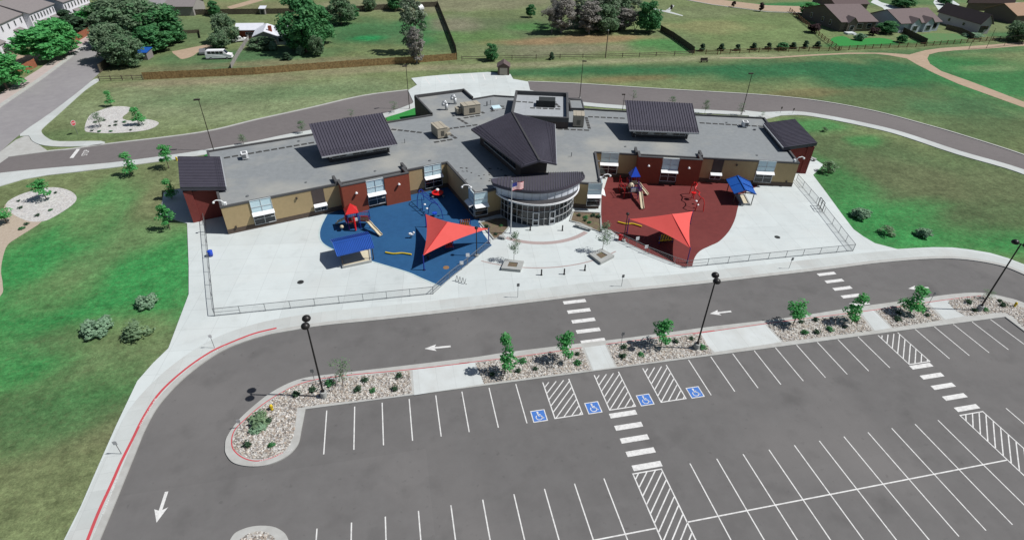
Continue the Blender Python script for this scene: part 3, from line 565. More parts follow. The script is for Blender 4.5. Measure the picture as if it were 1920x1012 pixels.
sheet('dirt_path', GP(top+bot), .014, 'dirt')
sheet('dirt_path', smooth(GP(C1([(1330, 380), (1480, 350), (1600, 330), (1620, 360), (1500, 385), (1450, 420), (1370, 445), (1330, 425), (1290, 390)])), 3, True), .014, 'dirt')
sheet('street', GP(C3([(1200, -20), (1300, 0), (1500, 35), (1920, 85), (2290, 100), (2500, 120), (2500, 60), (1920, 42), (1600, 5), (1500, -25)])), .02, 'dirt')
struct(MB().strip(GP(C3([(1200, -20), (1300, 0), (1500, 37), (1920, 92), (2290, 102)])), -.5, .3, .02, .12).build('kerb', 'kerb'))
sheet('driveway', GP(C4([(770, 20), (860, 60), (900, 110), (1010, 80), (1000, 60), (850, 20), (800, -10)])), .025, 'concrete')
sheet('driveway', GP(C4([(1240, 20), (1280, 80), (1440, 40), (1380, 0), (1250, 0)])), .025, 'concrete')
sheet('driveway', GP(C4([(1660, 40), (1920, 45), (1920, 20), (1700, 25)])), .025, 'concrete')
sheet('driveway', GP(C4([(330, 10), (350, 50), (400, 60), (480, 20), (420, -10)])), .025, 'concrete')
sheet('footpath', GP(C3([(1050, 62), (1150, 82), (1210, 40), (1218, 44), (1185, 88), (1284, 118), (1278, 123), (1150, 93), (1050, 70)])), .02, 'walk')
sheet('dirt_path', GP(C1([(1730, 70), (1800, 55), (1990, 0), (1960, -20), (1700, 55)])), .014, 'dirt')
exec_parts = []
# ================================================================ SCHOOL
school = thing('school_building', 'wide single storey school with tan and rust walls, flat grey roof and curved glass entrance', 'school', (CX, 90, 0))
WA = R_(16.3)
def W(side, u, v):
    x = -25.1+u*math.cos(WA)-v*math.sin(WA); y = 78.15+u*math.sin(WA)+v*math.cos(WA)
    return Vector((x if side < 0 else 2*CX-x, y, 0))
def mir(side, x): return x if side < 0 else 2*CX-x
ZR, ZP = 4.42, 4.66
half = lambda s: [Vector((mir(s, 14.7), 77.3, 0)), Vector((mir(s, 13.15), 76.75, 0)), Vector((mir(s, 11.05), 76.4, 0)), W(s, 34.6, 0), W(s, 0, 0), W(s, 0, 21.4), W(s, 31.6, 21.4)]
left = half(-1)+[W(-1, 40.3, 21.5), Vector((5.1, 121.0, 0)), Vector((16.0, 123.7, 0)), Vector((17.2, 118.1, 0)), Vector((21.8, 119.6, 0)), Vector((25.3, 118.4, 0))]
right = half(1)[::-1]
right = [Vector((36.8, 115.6, 0)), Vector((39.9, 114.4, 0)), Vector((38.5, 109.15, 0))]+right
foot = left+right
foot = [p for i, p in enumerate(foot)]
wl_ = MB(); wl_.prism(foot, .9, ZP, top=False); wl_.build('wall', 'tan_wall', school)
MB().prism(offset_poly(foot, .04), .1, .9, top=True).build('base_course', 'brown_base', school)
MB().prism(offset_poly(foot, -.02), ZR-.2, ZR, top=True).build('roof', 'roof_membrane', school)
def ring(mb, poly, o, i, z0, z1):
    A = offset_poly(poly, o); B = offset_poly(poly, -i); n = len(poly); vs = []
    for a, b in zip(A, B): vs += [(a.x, a.y, z0), (a.x, a.y, z1), (b.x, b.y, z1), (b.x, b.y, z0)]
    fs = []
    aa = sum(A[k].x*A[(k+1) % n].y-A[(k+1) % n].x*A[k].y for k in range(n))
    for k in range(n):
        p = k*4; q = ((k+1) % n)*4
        for j in range(4):
            f = (p+j, p+(j+1) % 4, q+(j+1) % 4, q+j); fs.append(f[::-1] if aa > 0 else f)
    mb.add(vs, fs)
mb = MB(); ring(mb, foot, .06, .28, ZP-.22, ZP+.04); mb.build('parapet_coping', 'coping', school)
# dark siding on the rear service block and the inner court walls
def wall_skin(a, b, z0, z1, m, name, t=.06, h=None):
    a = Vector((a[0], a[1], 0)); b = Vector((b[0], b[1], 0)); d = (b-a).normalized(); nn = Vector((d.y, -d.x, 0)); P = [a, b, b+nn*t, a+nn*t]
    return MB().prism(P, z0, z1).build(name, m, school)
wall_skin(Vector((5.1, 121, 0)), W(-1, 40.3, 21.5), .9, ZP-.02, 'brown_panel', 'siding', .07)
# taller parapet of the rear service block
mb = MB()
for a, b in (((7.6, 110.0), (5.1, 121.0)), ((5.1, 121.0), (16.0, 123.7)), ((16.0, 123.7), (17.2, 118.3))): mb.strip([Vector((*a, 0)), Vector((*b, 0))], -.32, .0, ZR, ZP+.35)
mb.build('service_parapet', 'coping', school)
# rust blocks that stand forward of the wings
for s in (-1, 1):
    wm = 'brick' if s < 0 else 'maroon_shaded'
    wm = 'brick'
    for u0, u1 in ((16.7, 20.45), (23.35, 27.4)):
        uo, ui = (u0, u1) if u0 < 20 else (u1, u0); dd = .35 if uo < ui else -.35
        m = MB(); m.prism([W(s, u0, -1.9), W(s, u1, -1.9), W(s, u1, -1.6), W(s, u0, -1.6)], .1, 5.0)
        m.prism([W(s, uo, -1.6), W(s, uo+dd, -1.6), W(s, uo+dd, .6), W(s, uo, .6)], .1, 4.95); m.build('rust_pier', wm, school)
        m = MB(); m.prism([W(s, u0-.05, -1.95), W(s, u1+.05, -1.95), W(s, u1+.05, -1.5), W(s, u0-.05, -1.5)], 5.0, 5.12); m.prism([W(s, uo-dd*.12, -1.5), W(s, uo+dd*1.1, -1.5), W(s, uo+dd*1.1, .6), W(s, uo-dd*.12, .6)], 4.95, 5.08); m.build('pier_coping', 'coping', school)
    MB().prism([W(s, 17.05, -1.59), W(s, 27.05, -1.59), W(s, 27.05, .3), W(s, 17.05, .3)], ZR-.3, ZR+.03).build('bay_roof', 'roof_membrane', school)
    MB().prism([W(s, 20.45, -1.6), W(s, 23.35, -1.6), W(s, 23.35, .6), W(s, 20.45, .6)], .1, 4.1).build('window_bay', 'brown_base', school)
    for u in (16.5, 27.6): MB().prism([W(s, u-.2, -.0), W(s, u+.2, 0), W(s, u+.2, 2.2), W(s, u-.2, 2.2)], 4.4, 5.1).build('parapet_return', 'coping', school)
    # brown panel and short window
    MB().prism([W(s, 12.55, -.05), W(s, 14.35, -.05), W(s, 14.35, .05), W(s, 12.55, .05)], 2.0, ZP-.25).build('brown_panel', 'brown_panel', school)
def window(p0, p1, z0, zc, zt, cols=2, rows=2, shade=.85, topcols=2, toprows=2, shelf=True, parent=school):
    """tall window between ground points p0 -> p1 (outside on the right hand of p0->p1): dark glass, sunshade, pale panels"""
    p0 = Vector((p0[0], p0[1], 0)); p1 = Vector((p1[0], p1[1], 0)); d = (p1-p0); L = d.length; d.normalize(); n = Vector((d.y, -d.x, 0))
    def P(t, z, o): q = p0+d*(t*L)+n*o; return Vector((q.x, q.y, z))
    fr = MB(); o = .13; zt_ = zt if zt > zc else zc
    for i in range(cols+1): fr.beam(P(i/cols, z0, o), P(i/cols, zc, o), .07, .10)
    for j in range(rows+1): z = z0+(zc-z0)*j/rows; fr.beam(P(0, z, o+.01), P(1, z, o+.01), .08, .07)
    if zt > zc:
        for i in range(topcols+1): fr.beam(P(i/topcols, zc, o), P(i/topcols, zt, o), .05, .08)
        for j in range(1, toprows+1): z = zc+(zt-zc)*j/toprows; fr.beam(P(0, z, o+.01), P(1, z, o+.01), .05, .05)
    f = fr.build('window', 'frame', parent)
    MB().slab3([P(0, z0, .10), P(0, z0, .12), P(1, z0, .12), P(1, z0, .10)], .0) if 0 else None
    MB().prism([P(0, 0, .0), P(1, 0, .0), P(1, 0, .10), P(0, 0, .10)], z0, zc-.01).build('pane', 'glass', f)
    if zt > zc: MB().prism([P(0, 0, .0), P(1, 0, .0), P(1, 0, .10), P(0, 0, .10)], zc, zt).build('spandrel_panel', 'spandrel', f)
    if shelf:
        sh = MB(); a = P(-.03, zc+.28, .2); b = P(1.03, zc+.28, .2); c = P(1.03, zc-.02, shade); e = P(-.03, zc-.02, shade)
        sh.slab3([a, b, c, e], .06); sh.build('sunshade', 'white', f)
    return f
for s in (-1, 1):
    def WW(u0, u1, v, *a, **k):
        A, B = W(s, u0, v), W(s, u1, v)
        return window(A, B, *a, **k) if s < 0 else window(B, A, *a, **k)
    WW(3.85, 6.75, .0, .75, 2.55, 4.72); WW(12.55, 14.4, .0, .85, 1.85, 1.85, rows=1, shade=.75)
    WW(20.55, 23.25, -1.65, .75, 2.65, 4.95); WW(30.6, 33.6, .0, .75, 2.65, 4.72)
    # corner window at the end of the court wall: two faces
    c0 = (mir(s, 10.52), 78.4); c1 = (mir(s, 11.0), 76.38); c2 = (mir(s, 13.05), 76.72)
    if s < 0: window(c0, c1, .75, 2.5, 4.7, cols=1, topcols=1); window(c1, c2, .75, 2.5, 4.7, cols=1, topcols=1)
    else: window(c1, c0, .75, 2.5, 4.7, cols=1, topcols=1); window(c2, c1, .75, 2.5, 4.7, cols=1, topcols=1)
    # gooseneck light on the roof edge of the court corner and the wing end
    for (x, y) in ((10.6, 77.5), (-24.6, 78.5)):
        m = MB(); q = Vector((mir(s, x), y, ZP)); sx = (-1 if x < 0 else (1 if x > 0 and s > 0 else -1)) if s < 0 else 1
        dirx = -1 if s < 0 else 1
        m.path([q, q+Vector((0, 0, .5)), q+Vector((dirx*.3, 0, .85)), q+Vector((dirx*.9, 0, .95)), q+Vector((dirx*1.25, -.1, .8))], .07, 6); m.ball(q+Vector((dirx*1.3, -.1, .65)), .17); m.box(q+Vector((-.1*dirx, .2, .15)), (.3, .5, .5))
        m.build('gooseneck_light', 'white', school)
    for u in (1.2, 10.3): 
        q = W(s, u, -.12); MB().box((q.x, q.y, 3.7 if u > 5 else 1.1), (.22, .2, .3), WA if s < 0 else -WA).build('wall_light', 'bronze', school)
    for u in (18.8, 25.6): q = W(s, u, -2.05); MB().lathe((q.x, q.y-.1, 3.5), [(.2, 0), (.22, .1), (.08, .28)]).build('wall_light', 'white', school)
# ---- sloped clerestory monitors with standing seams
def seam_roof(mb, A, B, C, D, n, th=.22, rib=.10, guards=0):
    """A,B low edge (left,right) C,D high edge (right,left); n seams"""
    mb.slab3([A, B, C, D], th)
    for i in range(n+1):
        t = i/n; lo = A.lerp(B, t); hi = D.lerp(C, t); mb.beam(lo+Vector((0, 0, rib/2)), hi+Vector((0, 0, rib/2)), .07, rib)
    for g in range(guards):
        t = .05+.045*g; mb.beam(A.lerp(D, t)+Vector((0, 0, .09)), B.lerp(C, t)+Vector((0, 0, .09)), .03, .035)
for s in (-1, 1):
    def V(x, y, z): return Vector((mir(s, x), y, z))
    A, B, Cc, D = V(-11.6, 89.2, 6.42), V(.45, 92.35, 6.42), V(-1.62, 100.8, 8.9), V(-13.7, 97.3, 8.9)
    m = MB(); seam_roof(m, A, B, Cc, D, 27, .26, guards=3); r = m.build('roof_monitor', 'metal_roof', school)
    wv = MB(); P = [V(-10.75, 91.25, 0), V(-.95, 93.8, 0), V(-2.6, 99.9, 0), V(-12.4, 97.2, 0)]
    vs = []; zz = (6.45, 6.45, 8.25, 8.25)
    for p, z in zip(P, zz): vs += [(p.x, p.y, ZR), (p.x, p.y, z)]
    wv.add(vs, [(i*2, ((i+1) % 4)*2, ((i+1) % 4)*2+1, i*2+1)[::(1 if s < 0 else -1)] for i in range(4)]); wv.build('monitor_wall', 'fascia', r)
    P0, P1 = (P[0], P[1]) if s < 0 else (P[1], P[0]); d = (P1-P0); L = d.length; d.normalize(); n_ = Vector((d.y, -d.x, 0))
    fr = MB(); pane = MB(); blank = MB()
    for k in range(8):
        a = .5+k*(L-1)/8; b = a+(L-1)/8; A_ = P0+d*(a+.08); B_ = P0+d*(b-.08)
        MB().prism([A_, B_, B_+n_*.06, A_+n_*.06], 5.15, 6.1).build('blank_panel' if k in (2, 5) else 'pane', 'silver' if k in (2, 5) else 'glass', r)
    for k in range(9): q = P0+d*(.5+k*(L-1)/8)+n_*.05; fr.beam(Vector((q.x, q.y, 5.1)), Vector((q.x, q.y, 6.15)), .07, .1)
    for z in (5.08, 6.17): A_ = P0+d*.5+n_*.06; B_ = P1-d*.5+n_*.06; fr.beam(Vector((A_.x, A_.y, z)), Vector((B_.x, B_.y, z)), .1, .07)
    w_ = fr.build('clerestory_window', 'frame', r)
    for q in (P0+d*.15, P1-d*.15): MB().box((q.x+n_.x*.25, q.y+n_.y*.25, 5.9), (.35, .5, .9), WA if s < 0 else -WA).build('bracket', 'silver', r)
    # silver eave gutter
    MB().beam(A+Vector((0, -.06, -.1)), B+Vector((0, -.06, -.1)), .1, .2).build('gutter', 'silver', r)
# ---- central gabled monitor, wide at the back
RN, RF = Vector((CX, 77.1, 8.95)), Vector((CX, 97.4, 9.1))
Ln, Lf = Vector((18.35, 77.3, 8.1)), Vector((13.45, 95.9, 6.95)); Rn, Rf = Vector((2*CX-18.35, 77.3, 8.1)), Vector((2*CX-13.45, 95.9, 6.95))
m = MB()
for a, b, c, d, low in ((Ln, RN, RF, Lf, 0), (RN, Rn, Rf, RF, 1)):
    m.slab3([a, b, c, d], .3)
# seams run from ridge down to the eave
for side in (0, 1):
    en, ef = (Ln, Lf) if side == 0 else (Rn, Rf)
    for i in range(1, 44):
        t = i/44; a = RN.lerp(RF, t); b = en.lerp(ef, t); m.beam(a+Vector((0, 0, .04)), b+Vector((0, 0, .04)), .05, .09)
    for g in (.06, .12, .2): m.beam(en.lerp(RN, g)+Vector((0, 0, .1)), ef.lerp(RF, g)+Vector((0, 0, .1)), .035, .05)
cm = m.build('central_monitor', 'metal_roof', school)
MB().beam(RN+Vector((0, -.02, .06)), RF+Vector((0, 0, .06)), .3, .08).build('ridge_cap', 'fascia', cm)
MB().beam(Rn+Vector((.06, 0, -.12)), Rf+Vector((.06, 0, -.12)), .1, .22).build('gutter', 'silver', cm)
P = [(19.0, 80.3), (2*CX-19.0, 80.3), (2*CX-14.9, 95.0), (14.9, 95.0)]
vs = []; zz = (8.0, 8.0, 7.0, 7.0)
for (x, y), z in zip(P, zz): vs += [(x, y, ZR), (x, y, z)]
vs += [(CX, 80.3, 8.75), (CX, 95, 8.9)]
MB().add(vs, [(0, 2, 3, 8, 1), (2, 4, 5, 3), (4, 6, 7, 9, 5), (6, 0, 1, 7)]).build('monitor_wall', 'brown_panel', cm)
for s in (-1, 1):
    a = Vector((mir(s, 18.55), 81.9, 0)); b = Vector((mir(s, 15.35), 93.4, 0)); d = b-a; L = d.length; d.normalize(); n_ = Vector((-d.y, d.x, 0))*(1 if s < 0 else -1)
    pn = MB(); fr = MB()
    for k in range(5):
        for h in range(2):
            A_ = a+d*(k*L/5+.15+h*(L/10-.05)); B_ = A_+d*(L/10-.3); MB().prism([A_-n_*.0, B_-n_*.0, B_+n_*.07, A_+n_*.07], 5.5, 6.75).build('pane', 'glass', cm)
    A_, B_ = a+n_*.06, b+n_*.06; fr.beam(Vector((A_.x, A_.y, 5.42)), Vector((B_.x, B_.y, 5.42)), .1, .1); fr.build('clerestory_window', 'frame', cm)
# ---- tall mechanical block
TB = [Vector((21.9, 102.3, 0)), Vector((32.4, 99.35, 0)), Vector((36.35, 113.3, 0)), Vector((25.85, 116.2, 0))]
tb = MB().prism(TB, ZR, 6.55, top=False).build('tall_block', 'brown_panel', school)
mb = MB(); ring(mb, TB, .05, .38, 5.75, 6.62); mb.build('tall_block_parapet', 'coping', tb)
MB().prism(offset_poly(TB, -.2), 5.7, 5.82).build('tall_block_roof', 'roof_membrane_pale', tb)
ang = R_(-15.6); c = Vector((30.6, 108.6, 0))
u_ = MB(); u_.box((c.x, c.y, 6.5), (3.3, 2.4, 1.3), ang); u_.box((c.x-1.9*math.cos(ang), c.y-1.9*math.sin(ang)-.1, 6.15), (.6, 2.0, .6), ang)
for i in range(7): u_.box((c.x, c.y-1.23, 6.0+i*.17), (3.1, .06, .06), ang)
u_.build('rooftop_unit', 'hvac_dark', tb)
MB().prism([(36.7, 113.4), (39.4, 112.8), (38.3, 107.8), (35.6, 108.4)], ZR, 5.0).build('stair_block', 'roof_membrane', school)
m = MB(); ring(m, [Vector((36.7, 113.4, 0)), Vector((39.4, 112.8, 0)), Vector((38.3, 107.8, 0)), Vector((35.6, 108.4, 0))], .04, .2, 4.8, 5.12); m.build('parapet_coping', 'coping', school)
# ---- end canopies over the wing entrances
for s in (-1, 1):
    def V(x, y, z): return Vector((mir(s, x), y, z))
    a, b, c, d = V(-25.15, 83.2, 5.25), V(-28.0, 94.3, 5.25), V(-33.9, 93.3, 6.15), V(-30.95, 82.3, 6.15)
    m = MB(); seam_roof(m, a, b, c, d, 20, .55, guards=3); r = m.build('entry_canopy', 'metal_roof', school)
    MB().beam(a.lerp(b, .0)+Vector((.08*(1 if s < 0 else -1), 0, -.05)), b+Vector((.08*(1 if s < 0 else -1), 0, -.05)), .12, .2).build('gutter', 'silver', r)
    q = [W(s, -.06, 5.9), W(s, -.06, 15.8), W(s, -4.2, 15.8), W(s, -4.2, 5.9)]
    MB().prism(q, .1, 5.0).build('entry_wall', 'maroon_shaded', school)
    # pier carrying the outer corner, darkened in colour for the canopy's shade
    q = [W(s, -4.3, 5.7), W(s, -3.2, 5.7), W(s, -3.2, 6.3), W(s, -4.3, 6.3)]; MB().prism(q, .1, 5.3).build('entry_pier', 'maroon_shaded', school)
    q = [W(s, -4.25, 8.5), W(s, -4.15, 8.5), W(s, -4.15, 12.5), W(s, -4.25, 12.5)]; f = MB().prism([W(s, -4.30, 9), W(s, -4.2, 9), W(s, -4.2, 12), W(s, -4.30, 12)], .1, 2.6).build('entry_door', 'glass', school)
# ---- entrance drum
def arcpts(cx, cy, r, a0, a1, n): return [Vector((cx+r*math.cos(R_(a0+(a1-a0)*i/n)), cy+r*math.sin(R_(a0+(a1-a0)*i/n)), 0)) for i in range(n+1)]
GR, GC = 6.2, (CX, 78.9); NB = 18
gp = arcpts(*GC, GR, 199, 341, NB)
MB().prism(arcpts(*GC, GR-.08, 199, 341, NB), .13, 4.0, top=False).build('entrance_glazing', 'glass', school)
fr = MB()
for p in gp: fr.beam(Vector((p.x, p.y, .13)), Vector((p.x, p.y, 4.0)), .055, .08)
for z in (.18, 1.35, 2.55, 3.95):
    for i in range(NB): fr.beam(Vector((gp[i].x, gp[i].y, z)), Vector((gp[i+1].x, gp[i+1].y, z)), .07, .05)
fr.build('entrance_mullions', 'frame', school)
for k in (7, 10):
    a, b = gp[k], gp[k+1]; out = (a+b)/2-Vector((*GC, 0)); out.normalize(); a = a+out*.1; b = b+out*.1
    dm = MB(); t = .16
    for x, y in ((0, 0), (1, 1)): q = a.lerp(b, x); dm.beam(Vector((q.x, q.y, .15)), Vector((q.x, q.y, 2.55)), t, .1)
    for z in (.3, 1.2, 2.45): dm.beam(Vector((a.x, a.y, z)), Vector((b.x, b.y, z)), .1, .24 if z != 2.45 else .14)
    dr = dm.build('door', 'silver', school); MB().beam(Vector((a.x+out.x*.08, a.y+out.y*.08, 1.1)).lerp(Vector((b.x, b.y, 1.1)), .15), Vector((a.x+out.x*.08, a.y+out.y*.08, 1.5)).lerp(Vector((b.x, b.y, 1.5)), .15), .04, .04).build('handle', 'silver', dr)
# crescent canopy ring: thick dark top with bright edge
oc = arcpts(CX, 79.0, 6.95, 197, 343, 36); ic = arcpts(CX, 80.2, 6.4, 207, 333, 36)
cr_ = MB().prism(oc+ic[::-1], 3.95, 4.15).build('entrance_canopy', 'fascia', school)
m = MB()
for i in range(36): m.beam(oc[i]+Vector((0, 0, 4.08)), oc[i+1]+Vector((0, 0, 4.08)), .12, .26)
m.build('canopy_edge', 'white', cr_)
# translucent drum above the canopy and lens shaped metal roof
up = arcpts(CX, 82.2, 8.68, 222, 318, 24)
MB().prism([Vector((14.2, 78.9, 0))]+up+[Vector((28.0, 78.9, 0))], 4.15, 5.75, top=False).build('clerestory_drum', 'poly', school)
m = MB()
for p in up[1::2]: m.beam(Vector((p.x, p.y-.03, 4.15)), Vector((p.x, p.y-.03, 5.6)), .06, .05)
m.build('drum_ribs', 'silver', school)
def lens(z_lo, z_hi):
    f = arcpts(CX, 83.0, 9.75, 222, 318, 30); return f
f_ = lens(0, 0); cz = lambda p: 5.85+.06*(p.y-73.2)+.012*abs(p.x-CX)
lp = [Vector((p.x, p.y, cz(p))) for p in f_]; yb = 77.6
bk = [Vector((28.4, 77.7, 0)), Vector((CX, 78.6, 0)), Vector((13.8, 77.7, 0))]; bk = [Vector((p.x, p.y, cz(p))) for p in bk]
m = MB(); pts = lp+bk; n = len(pts); vs = [tuple(p) for p in pts]+[(p.x, p.y, p.z-.5) for p in pts]
T = tessellate_polygon([[Vector((p.x, p.y, 0)) for p in pts]]); fs = []
for t in T:
    A, B, C_ = (pts[i] for i in t); t = t if ((B-A).cross(C_-A)).z > 0 else t[::-1]; fs += [tuple(t), tuple(n+i for i in reversed(t))]
fs += [(i, n+i, n+(i+1) % n, (i+1) % n) for i in range(n)]; m.add(vs, fs)
er = m.build('entrance_roof', 'metal_roof', school)
m = MB()
for i in range(1, 36):   # seams fan at a slight angle, as on the roof
    x = 14.1+i*.4; yf = 83.0-math.sqrt(max(0, 9.75**2-(x-CX)**2)); sl = .10*(1 if x > CX else -1)*0+.16
    y1 = 77.7+.9*(1-abs(x-CX)/7.3)
    if y1-yf > .3: a = Vector((x, yf+.05, 0)); b = Vector((x+.25*(y1-yf)*1.0, y1-.05, 0)); b.x = min(b.x, 28.3); a.z = cz(a)+.05; b.z = cz(b)+.05; m.beam(a, b, .07, .11)
m.build('roof_seams', 'hvac_dark' if 0 else 'coping', er)
# ---- walkway pads on the roof
def pads(a, b, z=ZR+.025, w=.55, L=.95, gap=.3, par=None):
    m = MB(); A = G(*a, z); B = G(*b, z); d = B-A; T = d.length; d.normalize(); ang = math.atan2(d.y, d.x); k = 0
    while k*(L+gap)+L < T+.1: q = A+d*(k*(L+gap)+L/2); m.box((q.x, q.y, z), (L, w, .03), ang); k += 1
    m.build('walkway_pads', 'pad', par or school)
for a, b in (((420, 296.3), (592, 266.6)), ((734, 242.5), (792, 249)), ((839, 241.8), (903, 233)), ((858.6, 222), (878, 233.5)), ((870, 221.5), (903, 216)), ((903, 210), (913, 216)), ((814, 267), (856, 260)), ((838, 248), (856, 260)), ((920, 209), (950, 202)), ((1045.5, 242), (1106, 244.5)), ((1099, 220), (1106, 244)), ((1103, 219), (1180, 222.5)), ((1312, 230.5), (1434, 237.5)), ((937, 199), (955, 201))): pads(a, b)
pads((968, 190.5), (1008, 193), 5.84, par=tb); pads((994, 202.5), (1050, 204.8), 5.84, par=tb); pads((1042, 194.5), (1052, 204), 5.84, par=tb); pads((1046, 194), (1051, 194), 5.84, par=tb); 
# ---- rooftop equipment
def roof_unit(c, dims, ang, label=None):
    x, y, z = dims; m = MB(); m.box((c[0], c[1], ZR+.2+z/2), (x, y, z), ang)
    o = m.build('rooftop_unit', 'hvac', school); m = MB(); m.box((c[0], c[1], ZR+.2+z+.03), (x+.12, y+.12, .06), ang)
    ca, sa = math.cos(ang), math.sin(ang)
    for t in (-.25, .25): m.box((c[0]+ca*x*t, c[1]+sa*x*t, ZR+.2+z+.075), (.06, y+.1, .05), ang)
    m.build('unit_cap', 'hvac', o); MB().box((c[0], c[1], ZR+.1), (x-.15, y-.15, .2), ang).build('unit_kerb', 'hvac_dark', o)
    m = MB()
    for i in range(5): m.box((c[0]+sa*(y/2+.02), c[1]-ca*(y/2+.02), ZR+.6+i*.2), (x*.35, .04, .07), ang)
    m.build('louvre', 'hvac_dark', o)
    return o
roof_unit((15.4, 110.2), (3.5, 2.1, 1.8), R_(13)); o = roof_unit((8.2, 99.9), (1.9, 3.2, 1.75), R_(16.5)); roof_unit((34.9, 101.0), (2.0, 2.6, 2.1), R_(-16))
m = MB(); m.box((9.5, 99.2, 5.9), (.7, 1.1, .5), R_(16.5)); m.box((9.7, 98.6, 5.2), (.8, .7, .35), R_(16.5)); m.build('intake_hood', 'hvac', o)
roof_unit((13.0, 110.4), (.9, 1.4, 1.0), R_(13))
for (x, y) in ((-24.4, 95.0), (66.9, 95.3)):
    m = MB(); m.box((x, y, ZR+.65), (1.0, 1.25, .9), WA if x < 0 else -WA); o = m.build('condenser', 'white', school)
    m = MB(); m.box((x, y-.65, ZR+.65), (.65, .05, .65), WA if x < 0 else -WA); m.box((x, y, ZR+1.12), (.6, .8, .03), WA if x < 0 else -WA); m.build('grille', 'grey_metal', o)
for (x, y) in ((10.95, 112.8), (13.1, 116.0)):
    m = MB(); b_ = Vector((x, y, ZR)); m.path([b_, b_+Vector((0, .1, 1.2)), b_+Vector((-.25, .2, 1.6)), b_+Vector((-.6, .1, 1.5)), b_+Vector((-.65, 0, .9))], .32, 10); m.ball(b_+Vector((-.25, .2, 1.6)), .35); m.build('exhaust_duct', 'silver', school, True)
m = MB(); m.box((21.0, 111.9, ZR+.15), (1.9, 1.6, .3), R_(10)); m.build('skylight', 'frame', school); m = MB(); m.slab3([Vector((20.2, 111.1, ZR+.4)), Vector((21.9, 111.4, ZR+.4)), Vector((21.7, 112.7, ZR+.55)), Vector((20.0, 112.4, ZR+.55))], .08); m.build('skylight_dome', 'spandrel', school)
for (x, y, h, r) in ((1.8, 97.4, .8, .06), (29.5, 87.3, .75, .07), (19.4, 114.0, .9, .14), (20.2, 114.5, 1.0, .06), (16.6, 115.2, .5, .05), (43.4, 93.0, .7, .06), (33.5, 84.6, .15, .2), (9.5, 84.2, .1, .2), (-22, 81.3, .15, .22), (-14, 84.5, .1, .18), (62, 82.6, .1, .2), (-22.5, 97.6, .12, .2), (-16.5, 101, .15, .2), (64.5, 97.8, .12, .2), (12.0, 109.2, .25, .25), (48.5, 104.5, .2, .2), (-3.5, 86.8, .1, .2), (5.5, 89.4, .1, .25), (68.0, 93.4, .25, .25), (40.3, 89.8, .1, .2)):
    MB().tube((x, y, ZR), (x, y, ZR+h), r, r, 8).build('vent_pipe', 'grey_metal', school)
m = MB(); rr = random.Random(3)
for i in range(26):
    x = rr.uniform(10, 17); y = 82+(17-x)*.3+rr.uniform(-2.5, 2.5); m.box((x, y, ZR+.02), (rr.uniform(.15, .4), rr.uniform(.1, .3), .03), rr.uniform(0, 3))
m.build('roof_patches', 'pad', school)
# ================================================================ STREET AND COURT FURNITURE
def place(proto, loc, rz=0., label=None, group=None, first=False, sc=None):
    o = proto if first else copy_tree(proto)
    o.location = loc; o.rotation_euler = (0, 0, rz)
    if sc: o.scale = sc if isinstance(sc, (tuple, list)) else (sc, sc, sc)
    if label: o['label'] = label
    if group: o['group'] = group
    return o
# --- parking lot lamps: concrete pier, black pole, two round heads
def make_lamp(H, heads, label):
    t = thing('street_lamp', label, 'lamp post')
    MB().lathe((0, 0, 0), [(.34, 0), (.34, .72), (.30, .78)], 16).build('concrete_pier', 'planter', t)
    MB().tube((0, 0, .78), (0, 0, H), .10, .075, 8).build('pole', 'black', t)
    MB().box((0, 0, .85), (.34, .34, .08)).build('base_plate', 'black', t)
    for y in heads:
        h = MB().lathe((0, y, H-.30), [(.10, 0), (.36, .10), (.42, .24), (.36, .42), (.20, .55), (.06, .60)], 14).build('lamp_head', 'black', t, True)
        if abs(y) > .1: MB().beam((0, 0, H-.12), (0, y*.6, H-.05), .07, .07).build('arm', 'black', t)
    return t
lp = make_lamp(10.1, (-.55, .55), 'tall black twin headed lamp in the rounded end of the left parking island')
place(lp, (-9.75, 43.5, .13), 0, first=True, group='parking lot lamps')
place(lp, (31.75, 43.15, .13), R_(-20), 'tall black twin headed lamp in the planting bed right of the middle walkway', 'parking lot lamps')
place(lp, (70.9, 43.1, .13), R_(35), 'tall black lamp at the far right end of the parking island', 'parking lot lamps')
rl = thing('street_lamp', 'x', 'lamp post')
MB().tube((0, 0, 0), (0, 0, 9.6), .09, .06, 8).build('pole', 'bronze', rl); MB().lathe((0, 0, 0), [(.25, 0), (.25, .2)], 12).build('concrete_pier', 'planter', rl)
MB().box((-.3, 0, 9.55), (1.0, .4, .22)).build('lamp_head', 'bronze', rl)
for i, (x, y, h, rz, lab) in enumerate((((401, 283), 0, 9.8, 0, 'slim dark lamp post beside the canopy at the left wing end'), ((768, 205), 0, 9.5, .3, 'slim dark lamp post on the grass patch beside the rear service block'), ((1087, 184), 0, 8.6, 2.8, 'slim dark lamp post behind the tall mechanical roof block'), ((1390, 216), 0, 9.3, 0, 'slim dark lamp post behind the right end of the roof'))):
    b = G(*x); place(rl, b, rz, lab, 'rear drive lamps', i == 0, (1, 1, h/9.6))
b = G(1167, 208); sl = thing('pedestrian_lamp', 'short dark lamp on the rear sidewalk left of the right roof monitor', 'lamp post', b)
MB().tube(b, b+Vector((0, 0, 3.8)), .07, .05, 8).build('pole', 'bronze', sl); MB().box(b+Vector((-.25, 0, 3.75)), (.7, .35, .2)).build('lamp_head', 'bronze', sl)
